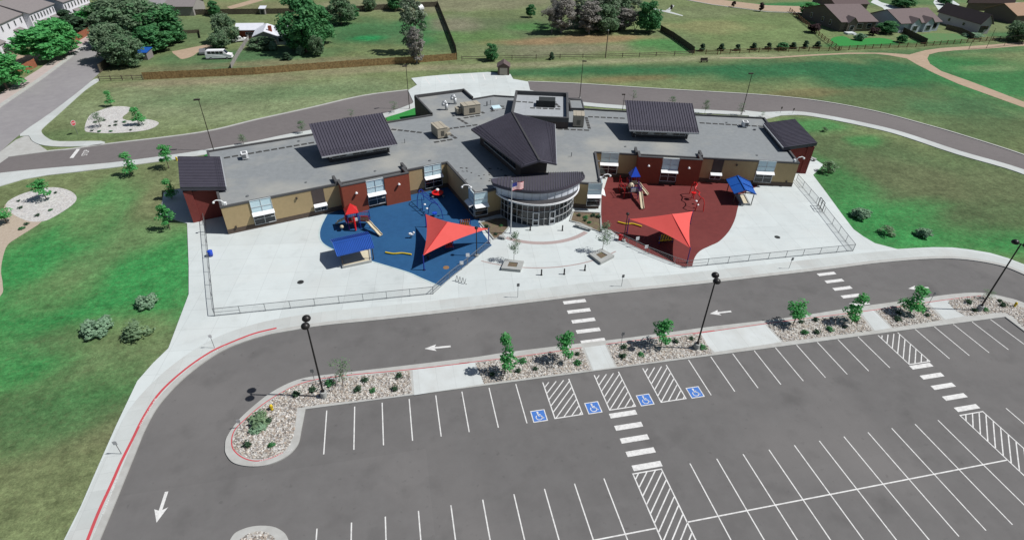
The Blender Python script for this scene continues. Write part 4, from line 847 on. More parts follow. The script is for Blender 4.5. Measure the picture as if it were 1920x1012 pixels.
for (x, y), lab in (((894, 479.8), 'black ball topped post lamp beside the left shade sail'), ((1169, 451.8), 'black ball topped post lamp beside the red litter bin')):
    b = G(x, y, .13); t = thing('pedestrian_lamp', lab, 'lamp post', b, 'courtyard lamps')
    MB().tube(b, b+Vector((0, 0, 4.5)), .08, .06, 8).build('pole', 'black', t); MB().lathe(b, [(.28, 0), (.28, .25)], 12).build('concrete_pier', 'planter', t); MB().ball(b+Vector((0, 0, 4.6)), .26, .26, .2).build('lamp_head', 'black', t)
# --- flagpole with flag
b = G(957.5, 437.5, .13); fp = thing('flagpole', 'tall silver flagpole flying a striped flag before the curved entrance', 'flagpole', b)
MB().tube(b, b+Vector((0, 0, 8.5)), .10, .06, 10).build('pole', 'silver', fp); MB().ball(b+Vector((0, 0, 8.6)), .11).build('finial', 'silver', fp); MB().lathe(b, [(.28, 0), (.2, .1)], 12).build('base_collar', 'silver', fp)
fl = MB(); NX, NZ = 20, 13; X = Vector((.96, .28, 0)); hz = 1.15; wx = 1.95; vs = []
for j in range(NZ+1):
    for i in range(NX+1):
        u = i/NX; q = b+Vector((0, 0, 7.1+j/NZ*hz))+X*(.08+u*wx)+Vector((-.28, .96, 0))*(.16*math.sin(u*8)*u)+Vector((0, 0, .14*math.sin(u*5.5)*u)); vs.append(q)
fs = []; mi = []
for j in range(NZ):
    for i in range(NX): k = j*(NX+1)+i; fs.append((k, k+1, k+NX+2, k+NX+1)); mi.append(2 if (i < 8 and j >= 6) else (0 if j % 2 == 0 else 1))
fl.add(vs, fs); fl.mi = mi; M['flag_red'] = mat('flag red', (.50, .02, .035)); M['flag_blue'] = mat('flag blue', (.03, .04, .22))
flo = fl.build('flag', ['flag_red', 'white', 'flag_blue'], fp)
# --- bollards, planters, benches
bo = thing('bollard', 'x', 'bollard'); MB().lathe((0, 0, 0), [(.10, 0), (.10, .85), (.08, .92)], 10).build('post', 'black', bo); MB().lathe((0, 0, 0), [(.17, 0), (.17, .04)], 10).build('base_plate', 'black', bo)
for i, ((x, y), lab) in enumerate(zip(CP([(682, 948), (870, 942), (1040, 910), (855, 582), (590, 580)]), ['short black bollard at the outer edge of the entrance plaza, nearest the left tree planter', 'short black bollard in the middle of the row along the outer plaza edge', 'short black bollard at the outer plaza edge nearest the right tree planter', 'short black bollard in front of the right glass entrance door', 'short black bollard at the shaded left part of the glass entrance'])):
    place(bo, G(x, y, .13), 0, lab, 'plaza bollards', i == 0)
def planter(pts, lab, hp):
    P = GP(pts, .13+.42); c = sum(P, Vector())/4; c.z = .13; t = thing('tree_planter', lab, 'planter', c)
    P = [Vector((p.x, p.y, 0)) for p in P]; inn = [p.lerp(Vector((c.x, c.y, 0)), .52) for p in P]; m = MB()
    for i in range(4): j = (i+1) % 4; m.prism([P[i], P[j], inn[j], inn[i]], .1, .55)
    m.build('rim', 'planter', t); MB().prism([p.lerp(P[i], .03) for i, p in enumerate(inn)], .1, .45).build('planting', 'soil', t); return c
planter(CP([(385, 815), (538, 832), (510, 905), (350, 890)]), 'square concrete tree planter left on the entrance plaza', 0)
planter(CP([(1075, 770), (1180, 728), (1285, 785), (1172, 845)]), 'square concrete tree planter right on the entrance plaza', 0)
def slab_bench(a, b, w, lab, nm='bench'):
    a = G(*a, .13); b = G(*b, .13); d = (b-a).normalized(); c = (a+b)/2; t = thing(nm, lab, 'bench', c); n = Vector((-d.y, d.x, 0))
    MB().beam(a+Vector((0, 0, .40))+n*w/2, b+Vector((0, 0, .40))+n*w/2, w, .14).build('seat', 'planter', t)
    for k in (.12, .88): q = a.lerp(b, k)+n*w/2; MB().box((q.x, q.y, .13+.165), (.4, w*.8, .33), math.atan2(d.y, d.x)).build('leg', 'planter', t)
slab_bench(CP([(955, 552)])[0], CP([(1088, 592)])[0], .55, 'long dark concrete bench between the right entrance bed and the paver band')
slab_bench(CP([(330, 650)])[0], CP([(372, 660)])[0], .5, 'short concrete bench beside the left entrance bed')
slab_bench(CS([(1060, 490)])[0], CS([(1150, 522)])[0], .6, 'pale concrete bench on the walk beside the right wing canopy')
# entrance planting beds with low kerbs
BEDR = CP([(945, 428), (1105, 436), (1168, 440), (1178, 600), (1100, 572), (1000, 525), (920, 505)])
BEDL = CP([(175, 520), (300, 480), (402, 475), (412, 560), (345, 640), (290, 655), (262, 620)])
for pts in (BEDR, BEDL):
    P = GP(pts, .13); sheet('planting_bed', P, .15, 'soil', z0=.1); struct(MB().strip(P, -.12, .12, .1, .28, True).build('bed_kerb', 'planter'))
# --- litter bins
def bin_(p, m, lab, h=.95, r=.33):
    t = thing('litter_bin', lab, 'litter bin', p); MB().lathe(p, [(r*.85, .08), (r, h*.5), (r*.98, h*.85)], 14).build('body', m, t, True); MB().lathe(p+Vector((0, 0, h*.85)), [(r*1.05, 0), (r*1.05, .06), (r*.5, .16)], 14).build('lid', m, t); MB().lathe(p, [(r*.7, 0), (r*.7, .09)], 12).build('foot', 'black', t)
bin_(G(1163, 450, .13), 'red_plastic', 'red litter bin beside the black lamp at the plaza corner'); bin_(G(396, 480, .13), 'blue_plastic', 'blue litter bin beside the left chain link fence')
# --- manholes
for (x, y), m_, lab in (((563.5, 528.7), 'hvac_dark', 'round dark drain cover in the left concrete court'), ((1457.5, 444.5), 'hvac_dark', 'round dark drain cover in the right concrete court'), ((836.5, 501.5), 'orange_cover', 'round tan cover in the blue play surface')):
    if m_ == 'orange_cover' and m_ not in M: M[m_] = mat('tan cover', (.26, .15, .07), (.2, .11, .05), 6.)
    p = G(x, y, .14); o = MB().lathe((p.x, p.y, .12), [(.42, 0), (.42, .035), (.34, .045)], 24).build('drain_cover', m_); tag(o, lab, 'drain cover')
p = G(1443, 320, .13)
# --- chain link fences
def fence(pts, lab, h=1.15, z=.13, sp=2.9, gate=None):
    P = [G(x, y, z) for x, y in pts]; t = thing('chain_link_fence', lab, 'fence', P[0])
    rail = MB(); fab = MB(); n = 0
    for a, b in zip(P[:-1], P[1:]):
        L = (b-a).length; k = max(1, round(L/sp)); U = Vector((0, 0, 1))
        rail.beam(a+U*h, b+U*h, .05, .05); rail.beam(a+U*.08, b+U*.08, .035, .035)
        fab.add([a+U*.08, b+U*.08, b+U*h, a+U*h], [(0, 1, 2, 3)])
        for i in range(k+(1 if b is P[-1] else 0)):
            q = a.lerp(b, i/k); MB().tube(q, q+U*(h+.04), .035, .035, 6).build('post', 'grey_metal', t)
            n += 1
        if i >= 0:
            q = a.lerp(b, 1/k); 
    a, b = P[0], P[1]; rail.beam(a+Vector((0, 0, h*.5)), a.lerp(b, min(1, sp/(b-a).length))+Vector((0, 0, h*.5)), .035, .035)
    rail.build('rail', 'grey_metal', t); fab.build('mesh_panel', 'chain', t); return t
fence([(383.5, 404), (389, 460), (394, 510), (399, 560), (403, 592)], 'left side chain link fence with close posts along the walk')
fence([(403, 592.5), (812, 551)], 'front chain link fence along the left concrete court')
fence([(812, 551), (843, 523), (876, 497), (919, 461)], 'angled chain link fence along the blue play surface')
fence([(1128, 436), (1177, 457.5), (1216, 476), (1264.5, 495), (1287, 502)], 'angled chain link fence along the red play surface')
fence([(1287, 501.5), (1440, 486), (1599, 470.5)], 'front chain link fence along the right concrete court')
rf = fence([(1493, 338), (1530, 381), (1560, 420), (1599, 470)], 'right side chain link fence with a gate at the end of the right court')
g0, g1 = G(1533, 386, .13), G(1541, 397, .13); gt = thing('fence_gate', 'dark tubular gate in the right side chain link fence', 'gate', g0); m = MB()
for q in (g0, g0.lerp(g1, .5), g1): m.tube(q, q+Vector((0, 0, 1.6)), .06, .06, 6)
m.beam(g0+Vector((0, 0, 1.6)), g1+Vector((0, 0, 1.6)), .08, .08); m.beam(g0+Vector((0, 0, .3)), g1+Vector((0, 0, .3)), .06, .06); m.build('gate_frame', 'black', gt); MB().box(g0.lerp(g1, .4)+Vector((0, 0, 1.0)), (.1, .1, .15)).build('latch', 'silver', gt)
# --- bike rack
P = [G(*q, .13) for q in CQ([(1145, 878), (1222, 905)])]; d = P[1]-P[0]; t = thing('bike_rack', 'looped grey bike rack beside the angled fence of the blue play surface', 'bike rack', P[0]); m = MB(); pts = []
for i in range(41): u = i/40; pts.append(P[0]+d*u+Vector((0, 0, .45-.42*math.cos(u*math.pi*7))))
m.path(pts, .035, 6); m.build('looped_tube', 'grey_metal', t)
for u in (0, 1): MB().lathe(P[0]+d*u, [(.09, 0), (.09, .03)], 8).build('foot', 'grey_metal', t)
# --- signs on posts
def sign(base, top, lab, w=.35, h=.5, face='white', back=None, lean=None, rz=0., z=.13):
    hh, B = HG(base, top, z); t = thing('sign_post', lab, 'sign', B); MB().tube(B, B+Vector((0, 0, hh)), .03, .03, 6).build('post', 'grey_metal', t)
    MB().box(B+Vector((.02*math.sin(rz), -.05, hh-h/2)), (w, .03, h), rz).build('sign_plate', face, t); return t, B, hh
for b_, t_, f_, l_ in ((CL([(795, 300)])[0], CL([(778, 250)])[0], 'white', 'thin sign post with white plate on the sidewalk at the bend of the red kerb'), (CL([(450, 692)])[0], CL([(422, 645)])[0], 'silver', 'thin sign post at the lower left sidewalk beside the lawn'), (CI([(150, 728)])[0], CI([(130, 682)])[0], 'silver', 'thin sign post at the rounded tip of the parking island'), (CI([(548, 470)])[0], CI([(530, 410)])[0], 'grey_metal', 'thin post on the island kerb left of the leafless tree'), (CJ([(400, 135)])[0], CJ([(403, 40)])[0], 'grey_metal', 'sign post with dark plate on the sidewalk left of the crosswalk'), (CJ([(1103, 60)])[0], CJ([(1115, -20)])[0], 'grey_metal', 'sign post with dark plate on the sidewalk right of the crosswalk'), (CK([(518, 154)])[0], CK([(543, 95)])[0], 'grey_metal', 'sign post on the sidewalk before the right front fence'), (CJ([(1100, 455)])[0], CJ([(1108, 368)])[0], 'grey_metal', 'thin dark post in the island bed right of the middle walkway'), (CK([(1272, 352)])[0], CK([(1310, 283)])[0], 'grey_metal', 'thin sign post at the island walkway on the right'), (C4([(95, 905)])[0] if 0 else (1463, 212), (1465, 200), 'bronze', 'small dark sign on the rear walk by the right lawn'), ((1486, 213), (1489, 203), 'bronze', 'small dark sign at the rear walk near the right canopy')):
    sign(b_, t_, l_, face=f_, h=.45 if f_ != 'white' else .4)
for (b_, t_), l_ in (((CQ([(1190, 800)])[0], CQ([(1216, 735)])[0]), 'white play rules sign on the angled fence, nearer the bike rack'), ((CQ([(1235, 760)])[0], CQ([(1240, 680)])[0]), 'white play rules sign on the angled fence, nearer the black lamp'), ((CR([(360, 830)])[0], CR([(353, 750)])[0]), 'pale sign on the red play surface under the right sail, further from the road'), ((CR([(428, 870)])[0], CR([(428, 812)])[0]), 'pale sign on the fence under the right sail, nearer the road')):
    sign(b_, t_, l_, .5, .55, 'white')
# stop sign
B = G(146, 252, 0); t = thing('stop_sign', 'red octagonal stop sign on the grass corner by the ring drive exit', 'stop sign', B); MB().tube(B, B+Vector((0, 0, 2.1)), .04, .04, 6).build('post', 'grey_metal', t)
mx_ = Matrix.Translation(B+Vector((.06, -.02, 2.3)))@Matrix.Rotation(R_(65), 4, 'Z')@Matrix.Rotation(R_(90), 4, 'X')
def octa(r, z0, z1): 
    m = MB(); m.prism([(r*math.cos(R_(22.5+45*i)), r*math.sin(R_(22.5+45*i))) for i in range(8)], z0, z1, True, True); m.v = [mx_@v for v in m.v]; return m
octa(.55, -.02, -.0).build('rim', 'white', t); octa(.5, .0, .012).build('plate', 'red_paint', t)
text_mesh('lettering', 'STOP', .34, mx_@Matrix.Translation((0, 0, .018)), 'white', t)
# hydrants
def hydrant(p, lab):
    t = thing('fire_hydrant', lab, 'fire hydrant', p); MB().lathe(p, [(.17, 0), (.13, .06), (.13, .5), (.17, .52), (.15, .62), (.05, .72)], 12).build('barrel', 'yellow', t, True)
    for dx, dy in ((.19, 0), (-.19, 0), (0, -.2)): q = p+Vector((dx, dy, .42)); MB().tube(p+Vector((0, 0, .42)), q, .07, .07, 8).build('outlet', 'yellow', t)
hydrant(CI([(318, 628)]) and G(*CI([(318, 628)])[0], .13), 'yellow fire hydrant on the rocks of the left island end'); hydrant(G(*CK([(1740, 360)])[0], .13), 'yellow fire hydrant on the rocks at the right island end'); hydrant(G(332, 301, .0), 'yellow fire hydrant in the grass beside the left wing canopy')
# --- shade sails
def sail(side):
    def V(x, y, z): return Vector((mir(side, x), y, z))
    if side < 0: S, N_, E_, Mx = V(2.2, 64.15, 2.5), V(3.45, 75.3, 2.4), V(11.95, 69.25, 2.6), None; Mx = G(*CQ([(1085, 450)])[0], 4.1)
    else: S, N_, E_, Mx = G(*CR([(757, 838)])[0], 2.6), G(*CR([(775, 568)])[0], 2.4), G(*CR([(310, 625)])[0], 2.6), G(*CR([(622, 588)])[0], 4.1)
    c = (S+N_+E_)/3; c.z = .15
    t = thing('shade_sail', 'coral triangular shade sail over the blue play surface' if side < 0 else 'coral triangular shade sail over the red play surface', 'shade sail', c, 'shade sails')
    def patch(mb, A, B, C, n=10):   # triangle with A-B free (curved inward), others straight
        idx = {}; vs = []
        for i in range(n+1):
            for j in range(n+1-i):
                a, b_ = 1-(i+j)/n, i/n; c_ = j/n; p = A*a+B*b_+C*c_; p = p+(C-(A+B)/2)*(.22*a*b_*2)*(1-c_)+Vector((0, 0, -.25*(a*b_+b_*c_+a*c_))); idx[i, j] = len(vs); vs.append(p)
        fs = []
        for i in range(n):
            for j in range(n-i):
                fs.append((idx[i, j], idx[i+1, j], idx[i, j+1]))
                if j < n-i-1: fs.append((idx[i+1, j], idx[i+1, j+1], idx[i, j+1]))
        mb.add(vs, fs)
    m = MB(); patch(m, S, N_, Mx); patch(m, S, E_, Mx); o = m.build('fabric', 'sail', t, True)
    for q in (S, N_, E_):
        g = Vector((q.x, q.y, .13)); MB().tube(g, q+Vector((0, 0, .1)), .09, .07, 8).build('post', 'blue_metal' if side < 0 else 'purple', t)
        MB().lathe(g, [(.2, 0), (.2, .05)], 10).build('base_plate', 'black', t)
    MB().tube(S, Mx+Vector((0, 0, -.02)), .04, .04, 6).build('ridge_bar', 'red_metal', t)
sail(-1); sail(1)
# --- picnic shelters
def shelter(corners_lo1, ridge, corners_lo2, zl, zr, posts, mname, lab, nseam, seatpad=None):
    a, b = [Vector((p[0], p[1], zl)) for p in corners_lo1]; r0, r1 = [Vector((p[0], p[1], zr)) for p in ridge]; c, d = [Vector((p[0], p[1], zl)) for p in corners_lo2]
    ce = (a+b+c+d)/4; ce.z = .13; t = thing('picnic_shelter', lab, 'shelter', ce)
    m = MB()
    for lo, hi in (((a, b), (r0, r1)), ((c, d), (r0, r1))):
        m.slab3([lo[0], lo[1], hi[1], hi[0]], .08)
        for i in range(nseam+1): u = i/nseam; m.beam(lo[0].lerp(lo[1], u)+Vector((0, 0, .05)), hi[0].lerp(hi[1], u)+Vector((0, 0, .05)), .07, .12)
    rf_ = m.build('roof', mname, t); MB().beam(r0+Vector((0, 0, .05)), r1+Vector((0, 0, .05)), .22, .06).build('ridge_cap', mname, rf_)
    for p in posts: MB().tube((p[0], p[1], .13), (p[0], p[1], zl+.1), .07, .07, 8).build('post', 'bronze', t)
    m = MB(); n = len(posts)
    for i in range(n): m.beam(Vector((*posts[i], zl-.02)), Vector((*posts[(i+1) % n], zl-.02)), .1, .14)
    m.build('beam', 'bronze', t); return t
shelter([(-8.95, 66.2), (-4.15, 67.45)], [(-9.5, 68.4), (-4.6, 69.65)], [(-10.05, 70.5), (-5.1, 71.75)], 2.35, 3.05, [(-8.5, 66.7), (-4.45, 67.85), (-5.3, 71.2), (-9.5, 70.0)], 'blue_roof', 'blue ribbed gabled picnic shelter between the left court and the blue play surface', 22)
shelter([(54.5, 78.65), (53.2, 73.7)], [(56.35, 78.45), (54.9, 73.4)], [(58.1, 77.1), (56.7, 72.85)], 2.3, 2.95, [(54.9, 78.2), (53.9, 74.4), (56.5, 73.2), (57.6, 76.9)], 'blue_roof2', 'plain blue gabled picnic shelter on the right court', 2)
def sandbox(pts, lab, zb=.13):
    P = GP(pts, zb+.2); c = sum(P, Vector())/len(P); c.z = zb; t = thing('sand_box', lab, 'sand box', c); Q = [Vector((p.x, p.y, 0)) for p in P]; n = len(Q); inn = offset_poly(Q, -.22); m = MB()
    for i in range(n): j = (i+1) % n; m.prism([Q[i], Q[j], inn[j], inn[i]], zb-.02, zb+.3)
    m.build('rim', 'planter', t); MB().prism(inn, zb-.02, zb+.18).build('sand', 'sand', t)
sandbox(CH([(235, 850), (545, 785), (530, 660), (400, 655), (215, 735)]), 'long pale sand box under the ribbed blue shelter')
sandbox(CS([(400, 838), (455, 930), (540, 925), (490, 830)]), 'pale sand box under the plain blue shelter')
# --- play equipment
def slide(p0, p1, lab_part, parent, z1=.35, w=.5):
    m = MB(); a = Vector(p0); b = Vector(p1); d = Vector((b.x-a.x, b.y-a.y, 0)); n = Vector((-d.y, d.x, 0)).normalized(); N = 10; ps = []
    for i in range(N+1):
        u = i/N; s_ = u*u*(3-2*u); ps.append(Vector((a.x+d.x*u, a.y+d.y*u, a.z+(b.z-a.z)*(.35*u+.65*s_)+.05*math.sin(u*12))))
    for i in range(N):
        for o_, ww, hh in ((0, w, .05), (w/2, .08, .22), (-w/2, .08, .22)): m.beam(ps[i]+n*o_+Vector((0, 0, hh/2-.02)), ps[i+1]+n*o_+Vector((0, 0, hh/2-.02)), ww, hh)
    return m.build('slide', 'cream', parent)
def pyramid(mb, c, r, z0, z1, n=4, a0=45):
    P = [Vector((c[0]+r*math.cos(R_(a0+360*i/n)), c[1]+r*math.sin(R_(a0+360*i/n)), z0)) for i in range(n)]; vs = P+[Vector((c[0], c[1], z1))]+[p-Vector((0, 0, .08)) for p in P]
    mb.add(vs, [(i, (i+1) % n, n) for i in range(n)]+[(i, n+1+i, n+1+(i+1) % n, (i+1) % n) for i in range(n)]+[tuple(n+1+i for i in reversed(range(n)))])
# left: red tower at the blue surface
c = Vector((-7.3, 77.2, .15)); t = thing('play_tower', 'red play structure with pyramid roof and cream slide on the blue surface', 'play structure', c)
m = MB(); pyramid(m, (c.x, c.y), 1.35, 2.95, 4.15, 4, 55); m.build('roof', 'red_plastic', t)
for i in range(4): a = R_(55+90*i); q = (c.x+1.02*math.cos(a), c.y+1.02*math.sin(a)); MB().tube((*q, .15), (*q, 3.0), .07, .07, 8).build('post', 'blue_metal' if i % 2 else 'purple', t)
MB().box((c.x, c.y, 1.25), (1.7, 1.7, .1), R_(10)).build('deck', 'bronze', t)
MB().box((c.x+1.75, c.y+.1, 1.25), (1.5, 1.3, .1), R_(-15)).build('deck', 'bronze', t)
for (x0, y0, x1, y1) in ((-.85, -.85, .85, -.55), (1.1, -.6, 2.4, -.9), (1.1, .75, 2.5, .6), (-.95, -.7, -.9, .8), (-.8, .95, .9, .85)):
    m = MB(); A = c+Vector((x0, y0, 1.2)); B = c+Vector((x1, y1, 1.2)); 
    for z in (.12, .85): m.beam(A+Vector((0, 0, z)), B+Vector((0, 0, z)), .06, .06)
    for k in range(7): q = A.lerp(B, k/6); m.beam(q+Vector((0, 0, .1)), q+Vector((0, 0, .85)), .04, .04)
    m.build('railing', 'red_metal', t)
m = MB(); q = c+Vector((.35, -1.25, 0)); m.tube(q, q+Vector((0, 0, 2.5)), .05, .05, 8)
for k in range(9): z = .2+k*.24; m.lathe((q.x, q.y, q.z+z), [(.17, 0), (.17, .07)], 10)
m.build('climbing_pole', 'red_plastic', t)
for dx, dy in ((2.45, -.85), (2.5, .6), (1.1, -.7)): MB().tube(c+Vector((dx, dy, 0)), c+Vector((dx, dy, 2.2)), .06, .06, 8).build('post', 'blue_metal', t)
slide((c.x+2.2, c.y-1.0, 1.4), (-3.3, 73.75, .35), '', t)
slide((c.x-1.0, c.y+.5, 1.35), (c.x-2.5, c.y+1.1, .5), '', t, w=.6)
MB().ball(c+Vector((-1.6, -.9, .7)), .28, .28, .28).build('play_ball', 'cream', t); MB().box(c+Vector((-.95, -.3, 1.75)), (.08, .7, .9), R_(20)).build('panel', 'red_plastic', t); MB().box(c+Vector((.6, -.9, 1.75)), (.45, .06, .5), R_(10)).build('panel', 'white', t)
# right: blue tower at the red surface
c = Vector((38.9, 81.4, .15)); t = thing('play_tower', 'tall play structure with blue pyramid roof and two slides on the red surface', 'play structure', c)
m = MB(); pyramid(m, (c.x, c.y), 1.15, 3.1, 4.6, 4, 40); m.build('roof', 'blue_plastic', t)
for i in range(4): a = R_(40+90*i); q = (c.x+.9*math.cos(a), c.y+.9*math.sin(a)); MB().tube((*q, .15), (*q, 3.15), .07, .07, 8).build('post', 'purple', t)
for dx, dy in ((-1.3, -2.7), (-.2, -3.0), (-2.4, -2.4), (-2.4, -.4), (-2.2, .7), (-1.0, -.6), (.2, -1.9)): MB().tube(c+Vector((dx, dy, 0)), c+Vector((dx, dy, 2.6)), .06, .06, 8).build('post', 'purple' if dx > -2 else 'red_metal', t)
for dx, dy, w, l, z in ((0, 0, 1.5, 1.5, 1.5), (-.7, -1.9, 2.0, 1.9, 1.2), (-1.8, -.3, 1.2, 1.4, 1.0)): MB().box(c+Vector((dx, dy, z)), (w, l, .1), R_(-8)).build('deck', 'bronze', t)
for (x0, y0, x1, y1, mm_) in ((-.9, -.5, -.9, .8, 'red_metal'), (-1.6, -2.85, .2, -3.0, 'blue_metal'), (-2.4, -2.4, -2.4, -.4, 'red_metal'), (.3, -2.9, .4, -1.0, 'purple'), (-.8, .9, .8, .9, 'red_metal')):
    m = MB(); A = c+Vector((x0, y0, 1.3)); B = c+Vector((x1, y1, 1.3))
    for z in (.1, .8): m.beam(A+Vector((0, 0, z)), B+Vector((0, 0, z)), .06, .06)
    for k in range(7): q = A.lerp(B, k/6); m.beam(q+Vector((0, 0, .1)), q+Vector((0, 0, .8)), .04, .04)
    m.build('railing', mm_, t)
slide((c.x+.7, c.y-.3, 1.6), (40.85, 79.2, .35), '', t); slide((c.x+.1, c.y-3.0, 1.4), (38.1, 74.8, .35), '', t)
MB().lathe(c+Vector((-1.3, -2.1, 1.9)), [(.5, 0), (.5, .3), (.3, .6), (.08, .75)], 12).build('tunnel_hood', 'cream', t, True); MB().box(c+Vector((-1.2, -3.05, 1.75)), (.8, .07, .6), R_(0)).build('panel', 'silver', t); MB().tube(c+Vector((-1.3, -2.1, 1.25)), c+Vector((-1.3, -2.1, 1.95)), .45, .45, 12).build('tunnel', 'bronze', t)
# left blue arch climber, right red arch climber
def arch(mb, a, b, h, r=.06, n=10): mb.path([a.lerp(b, i/n)+Vector((0, 0, h*min(1, 1.0)*math.sin(math.pi*i/n)**.45 if 0 < i < n else 0)) for i in range(n+1)], r, 6)
q = [G(*p, .15) for p in CQ([(865, 345), (915, 290), (945, 400), (1055, 430), (990, 320)])]
t = thing('arch_climber', 'dark blue overhead arch climber beside the left shade sail', 'climber', (q[0]+q[3])/2); m = MB(); arch(m, q[0], q[1], 2.4); m.build('arch', 'blue_metal', t)
m = MB(); arch(m, q[2]+Vector((0, .2, 0)), q[3]+Vector((0, 0, 0)), 2.4); m.build('arch', 'blue_metal', t)
m = MB(); U = Vector((0, 0, 2.35)); A0 = q[0].lerp(q[1], .35)+U; A1 = q[2].lerp(q[3], .35)+U; B0 = q[0].lerp(q[1], .7)+U; B1 = q[2].lerp(q[3], .7)+U
m.beam(A0, A1, .07, .07); m.beam(B0, B1, .07, .07)
for i in range(1, 7): m.beam(A0.lerp(A1, i/7), B0.lerp(B1, i/7), .05, .05)
m.build('ladder', 'blue_metal', t); MB().tube(q[0].lerp(q[2], .5), q[0].lerp(q[2], .5)+U, .06, .06, 6).build('post', 'blue_metal', t)
MB().ball(q[0].lerp(q[2], .45)+Vector((.5, .3, .9)), .2, .2, .12).build('handhold', 'white', t); MB().ball(q[2]+Vector((-.1, .8, .7)), .2, .2, .12).build('handhold', 'white', t)
MB().lathe(q[3]+Vector((-1.2, 1.0, .35)), [(.15, 0), (.35, .1), (.4, .3)], 12).build('spinner_cup', 'blue_plastic', t)
q = [G(*p, .15) for p in CR([(750, 440), (765, 485), (790, 566), (850, 570), (820, 450)])]
t = thing('arch_climber', 'bright red arch climber in the middle of the red play surface', 'climber', (q[0]+q[3])/2)
m = MB(); arch(m, q[0], q[1]+Vector((.6, .5, 0)), 2.4, .08); m.build('arch', 'red_plastic', t); m = MB(); arch(m, q[2], q[3], 2.4, .07); m.build('arch', 'red_plastic', t)
m = MB(); A = q[0].lerp(q[1], .5)+Vector((.4, .4, 2.4)); B = q[2].lerp(q[3], .3)+Vector((0, 0, 2.4)); m.path([A.lerp(B, i/12)+Vector((.25*math.sin(i*1.1), .2*math.cos(i*1.1), .2*math.sin(i*.8))) for i in range(13)], .08, 8); m.build('wavy_beam', 'red_plastic', t)
MB().tube(q[1]+Vector((-.2, 0, 0)), q[1]+Vector((.2, .1, 1.5)), .05, .05).build('post', 'red_metal', t); MB().lathe(q[1]+Vector((.2, .1, 1.0)), [(.1, 0), (.38, .1), (.42, .3)], 12).build('spinner_cup', 'red_plastic', t)
for k, (x, y) in enumerate(CR([(800, 495), (810, 522)])): MB().ball(G(x, y, .7), .22, .2, .16).build('handhold', 'white', t)
m = MB(); [m.beam(q[2]+Vector((.1+i*.02, .5+i*.35, .3+i*.35)), q[2]+Vector((.55+i*.02, .5+i*.35, .3+i*.35)), .05, .05) for i in range(5)]; m.build('ladder', 'red_metal', t)
# balance beams
for pts, lab in ((CQ([(632, 672), (690, 682), (750, 678), (800, 684), (823, 688)]), 'wavy yellow balance beam on the blue play surface'), (CR([(228, 645), (290, 660), (330, 658), (370, 668), (402, 678)]), 'wavy yellow balance beam on the red play surface')):
    P = smooth([G(x, y, .3) for x, y in pts], 4); t = thing('balance_beam', lab, 'balance beam', Vector((P[0].x, P[0].y, .15))); m = MB()
    for a, b in zip(P[:-1], P[1:]): m.beam(a, b, .2, .12)
    m.build('beam', 'yellow', t)
    for k in (0, len(P)//2, -1): MB().tube((P[k].x, P[k].y, .14), (P[k].x, P[k].y, .25), .05, .05).build('support', 'grey_metal', t)
# small spring rider, red toy table, orange climber under sails
p = G(*CQ([(822, 568)])[0], .15); t = thing('spring_rider', 'small white spring rider on the blue surface left of the sail shadow', 'spring rider', p)
m = MB(); m.path([p+Vector((.14*math.cos(i*.9), .14*math.sin(i*.9), .03*i)) for i in range(16)], .03, 6); m.build('spring', 'black', t); m = MB(); m.ball(p+Vector((0, 0, .6)), .45, .16, .18); m.ball(p+Vector((.4, 0, .85)), .17, .12, .2); m.build('body', 'white', t, True); MB().box(p+Vector((-.1, 0, .8)), (.35, .3, .06)).build('seat', 'white', t)
p = G(*CQ([(1015, 262)])[0], .15); t = thing('play_table', 'red and white round play table in the shaded court corner', 'play table', p)
MB().lathe(p, [(.95, .55), (.95, .65), (.3, .68), (.3, .9), (.1, 1.2)], 16).build('table_top', 'red_plastic', t); MB().tube(p, p+Vector((0, 0, .56)), .12, .12).build('pedestal', 'grey_metal', t); MB().ball(p+Vector((0, 0, 1.15)), .3, .3, .2).build('dome', 'white', t)
for i in range(4): a = R_(45+90*i); MB().lathe(p+Vector((1.25*math.cos(a), 1.25*math.sin(a), 0)), [(.06, 0), (.06, .35), (.2, .36), (.2, .42)], 10).build('stool', 'grey_metal', t)
def climber(p, lab, mm_, sx=1.):
    t = thing('toddler_climber', lab, 'climber', p); m = MB(); m.tube(p+Vector((-.8*sx, 0, .0)), p+Vector((-.8*sx, 0, 1.5)), .05, .05); m.tube(p+Vector((.8*sx, 0, 0)), p+Vector((.8*sx, 0, 1.5)), .05, .05); m.build('post', 'blue_metal', t)
    m = MB(); [m.beam(p+Vector((-.8*sx+.32*i*sx, 0, .5)), p+Vector((-.6*sx+.32*i*sx, .1, 1.5)), .16, .06) for i in range(5)]; m.beam(p+Vector((-.9*sx, 0, .5)), p+Vector((.9*sx, 0, .5)), .1, .1); m.build('panel', mm_, t)
    MB().box(p+Vector((0, .6, .45)), (1.2*sx, 1.1, .08)).build('deck', 'bronze', t)
climber(G(*CQ([(1215, 500)])[0], .15), 'orange toddler climber beside the left shade sail at the court', 'orange'); climber(G(*CR([(575, 800)])[0], .15), 'yellow toddler climber under the right shade sail', 'yellow', 1.3); climber(G(*CQ([(1100, 655)])[0], .15), 'red toddler climber in the shade of the left sail', 'red_plastic', .7)
p = G(*CQ([(945, 720)])[0], .15); t = thing('spring_rider', 'dark spring rider in the shadow under the left sail', 'spring rider', p); MB().ball(p+Vector((0, 0, .6)), .4, .16, .2).build('body', 'bronze', t, True); MB().tube(p, p+Vector((0, 0, .5)), .12, .12).build('spring', 'black', t)
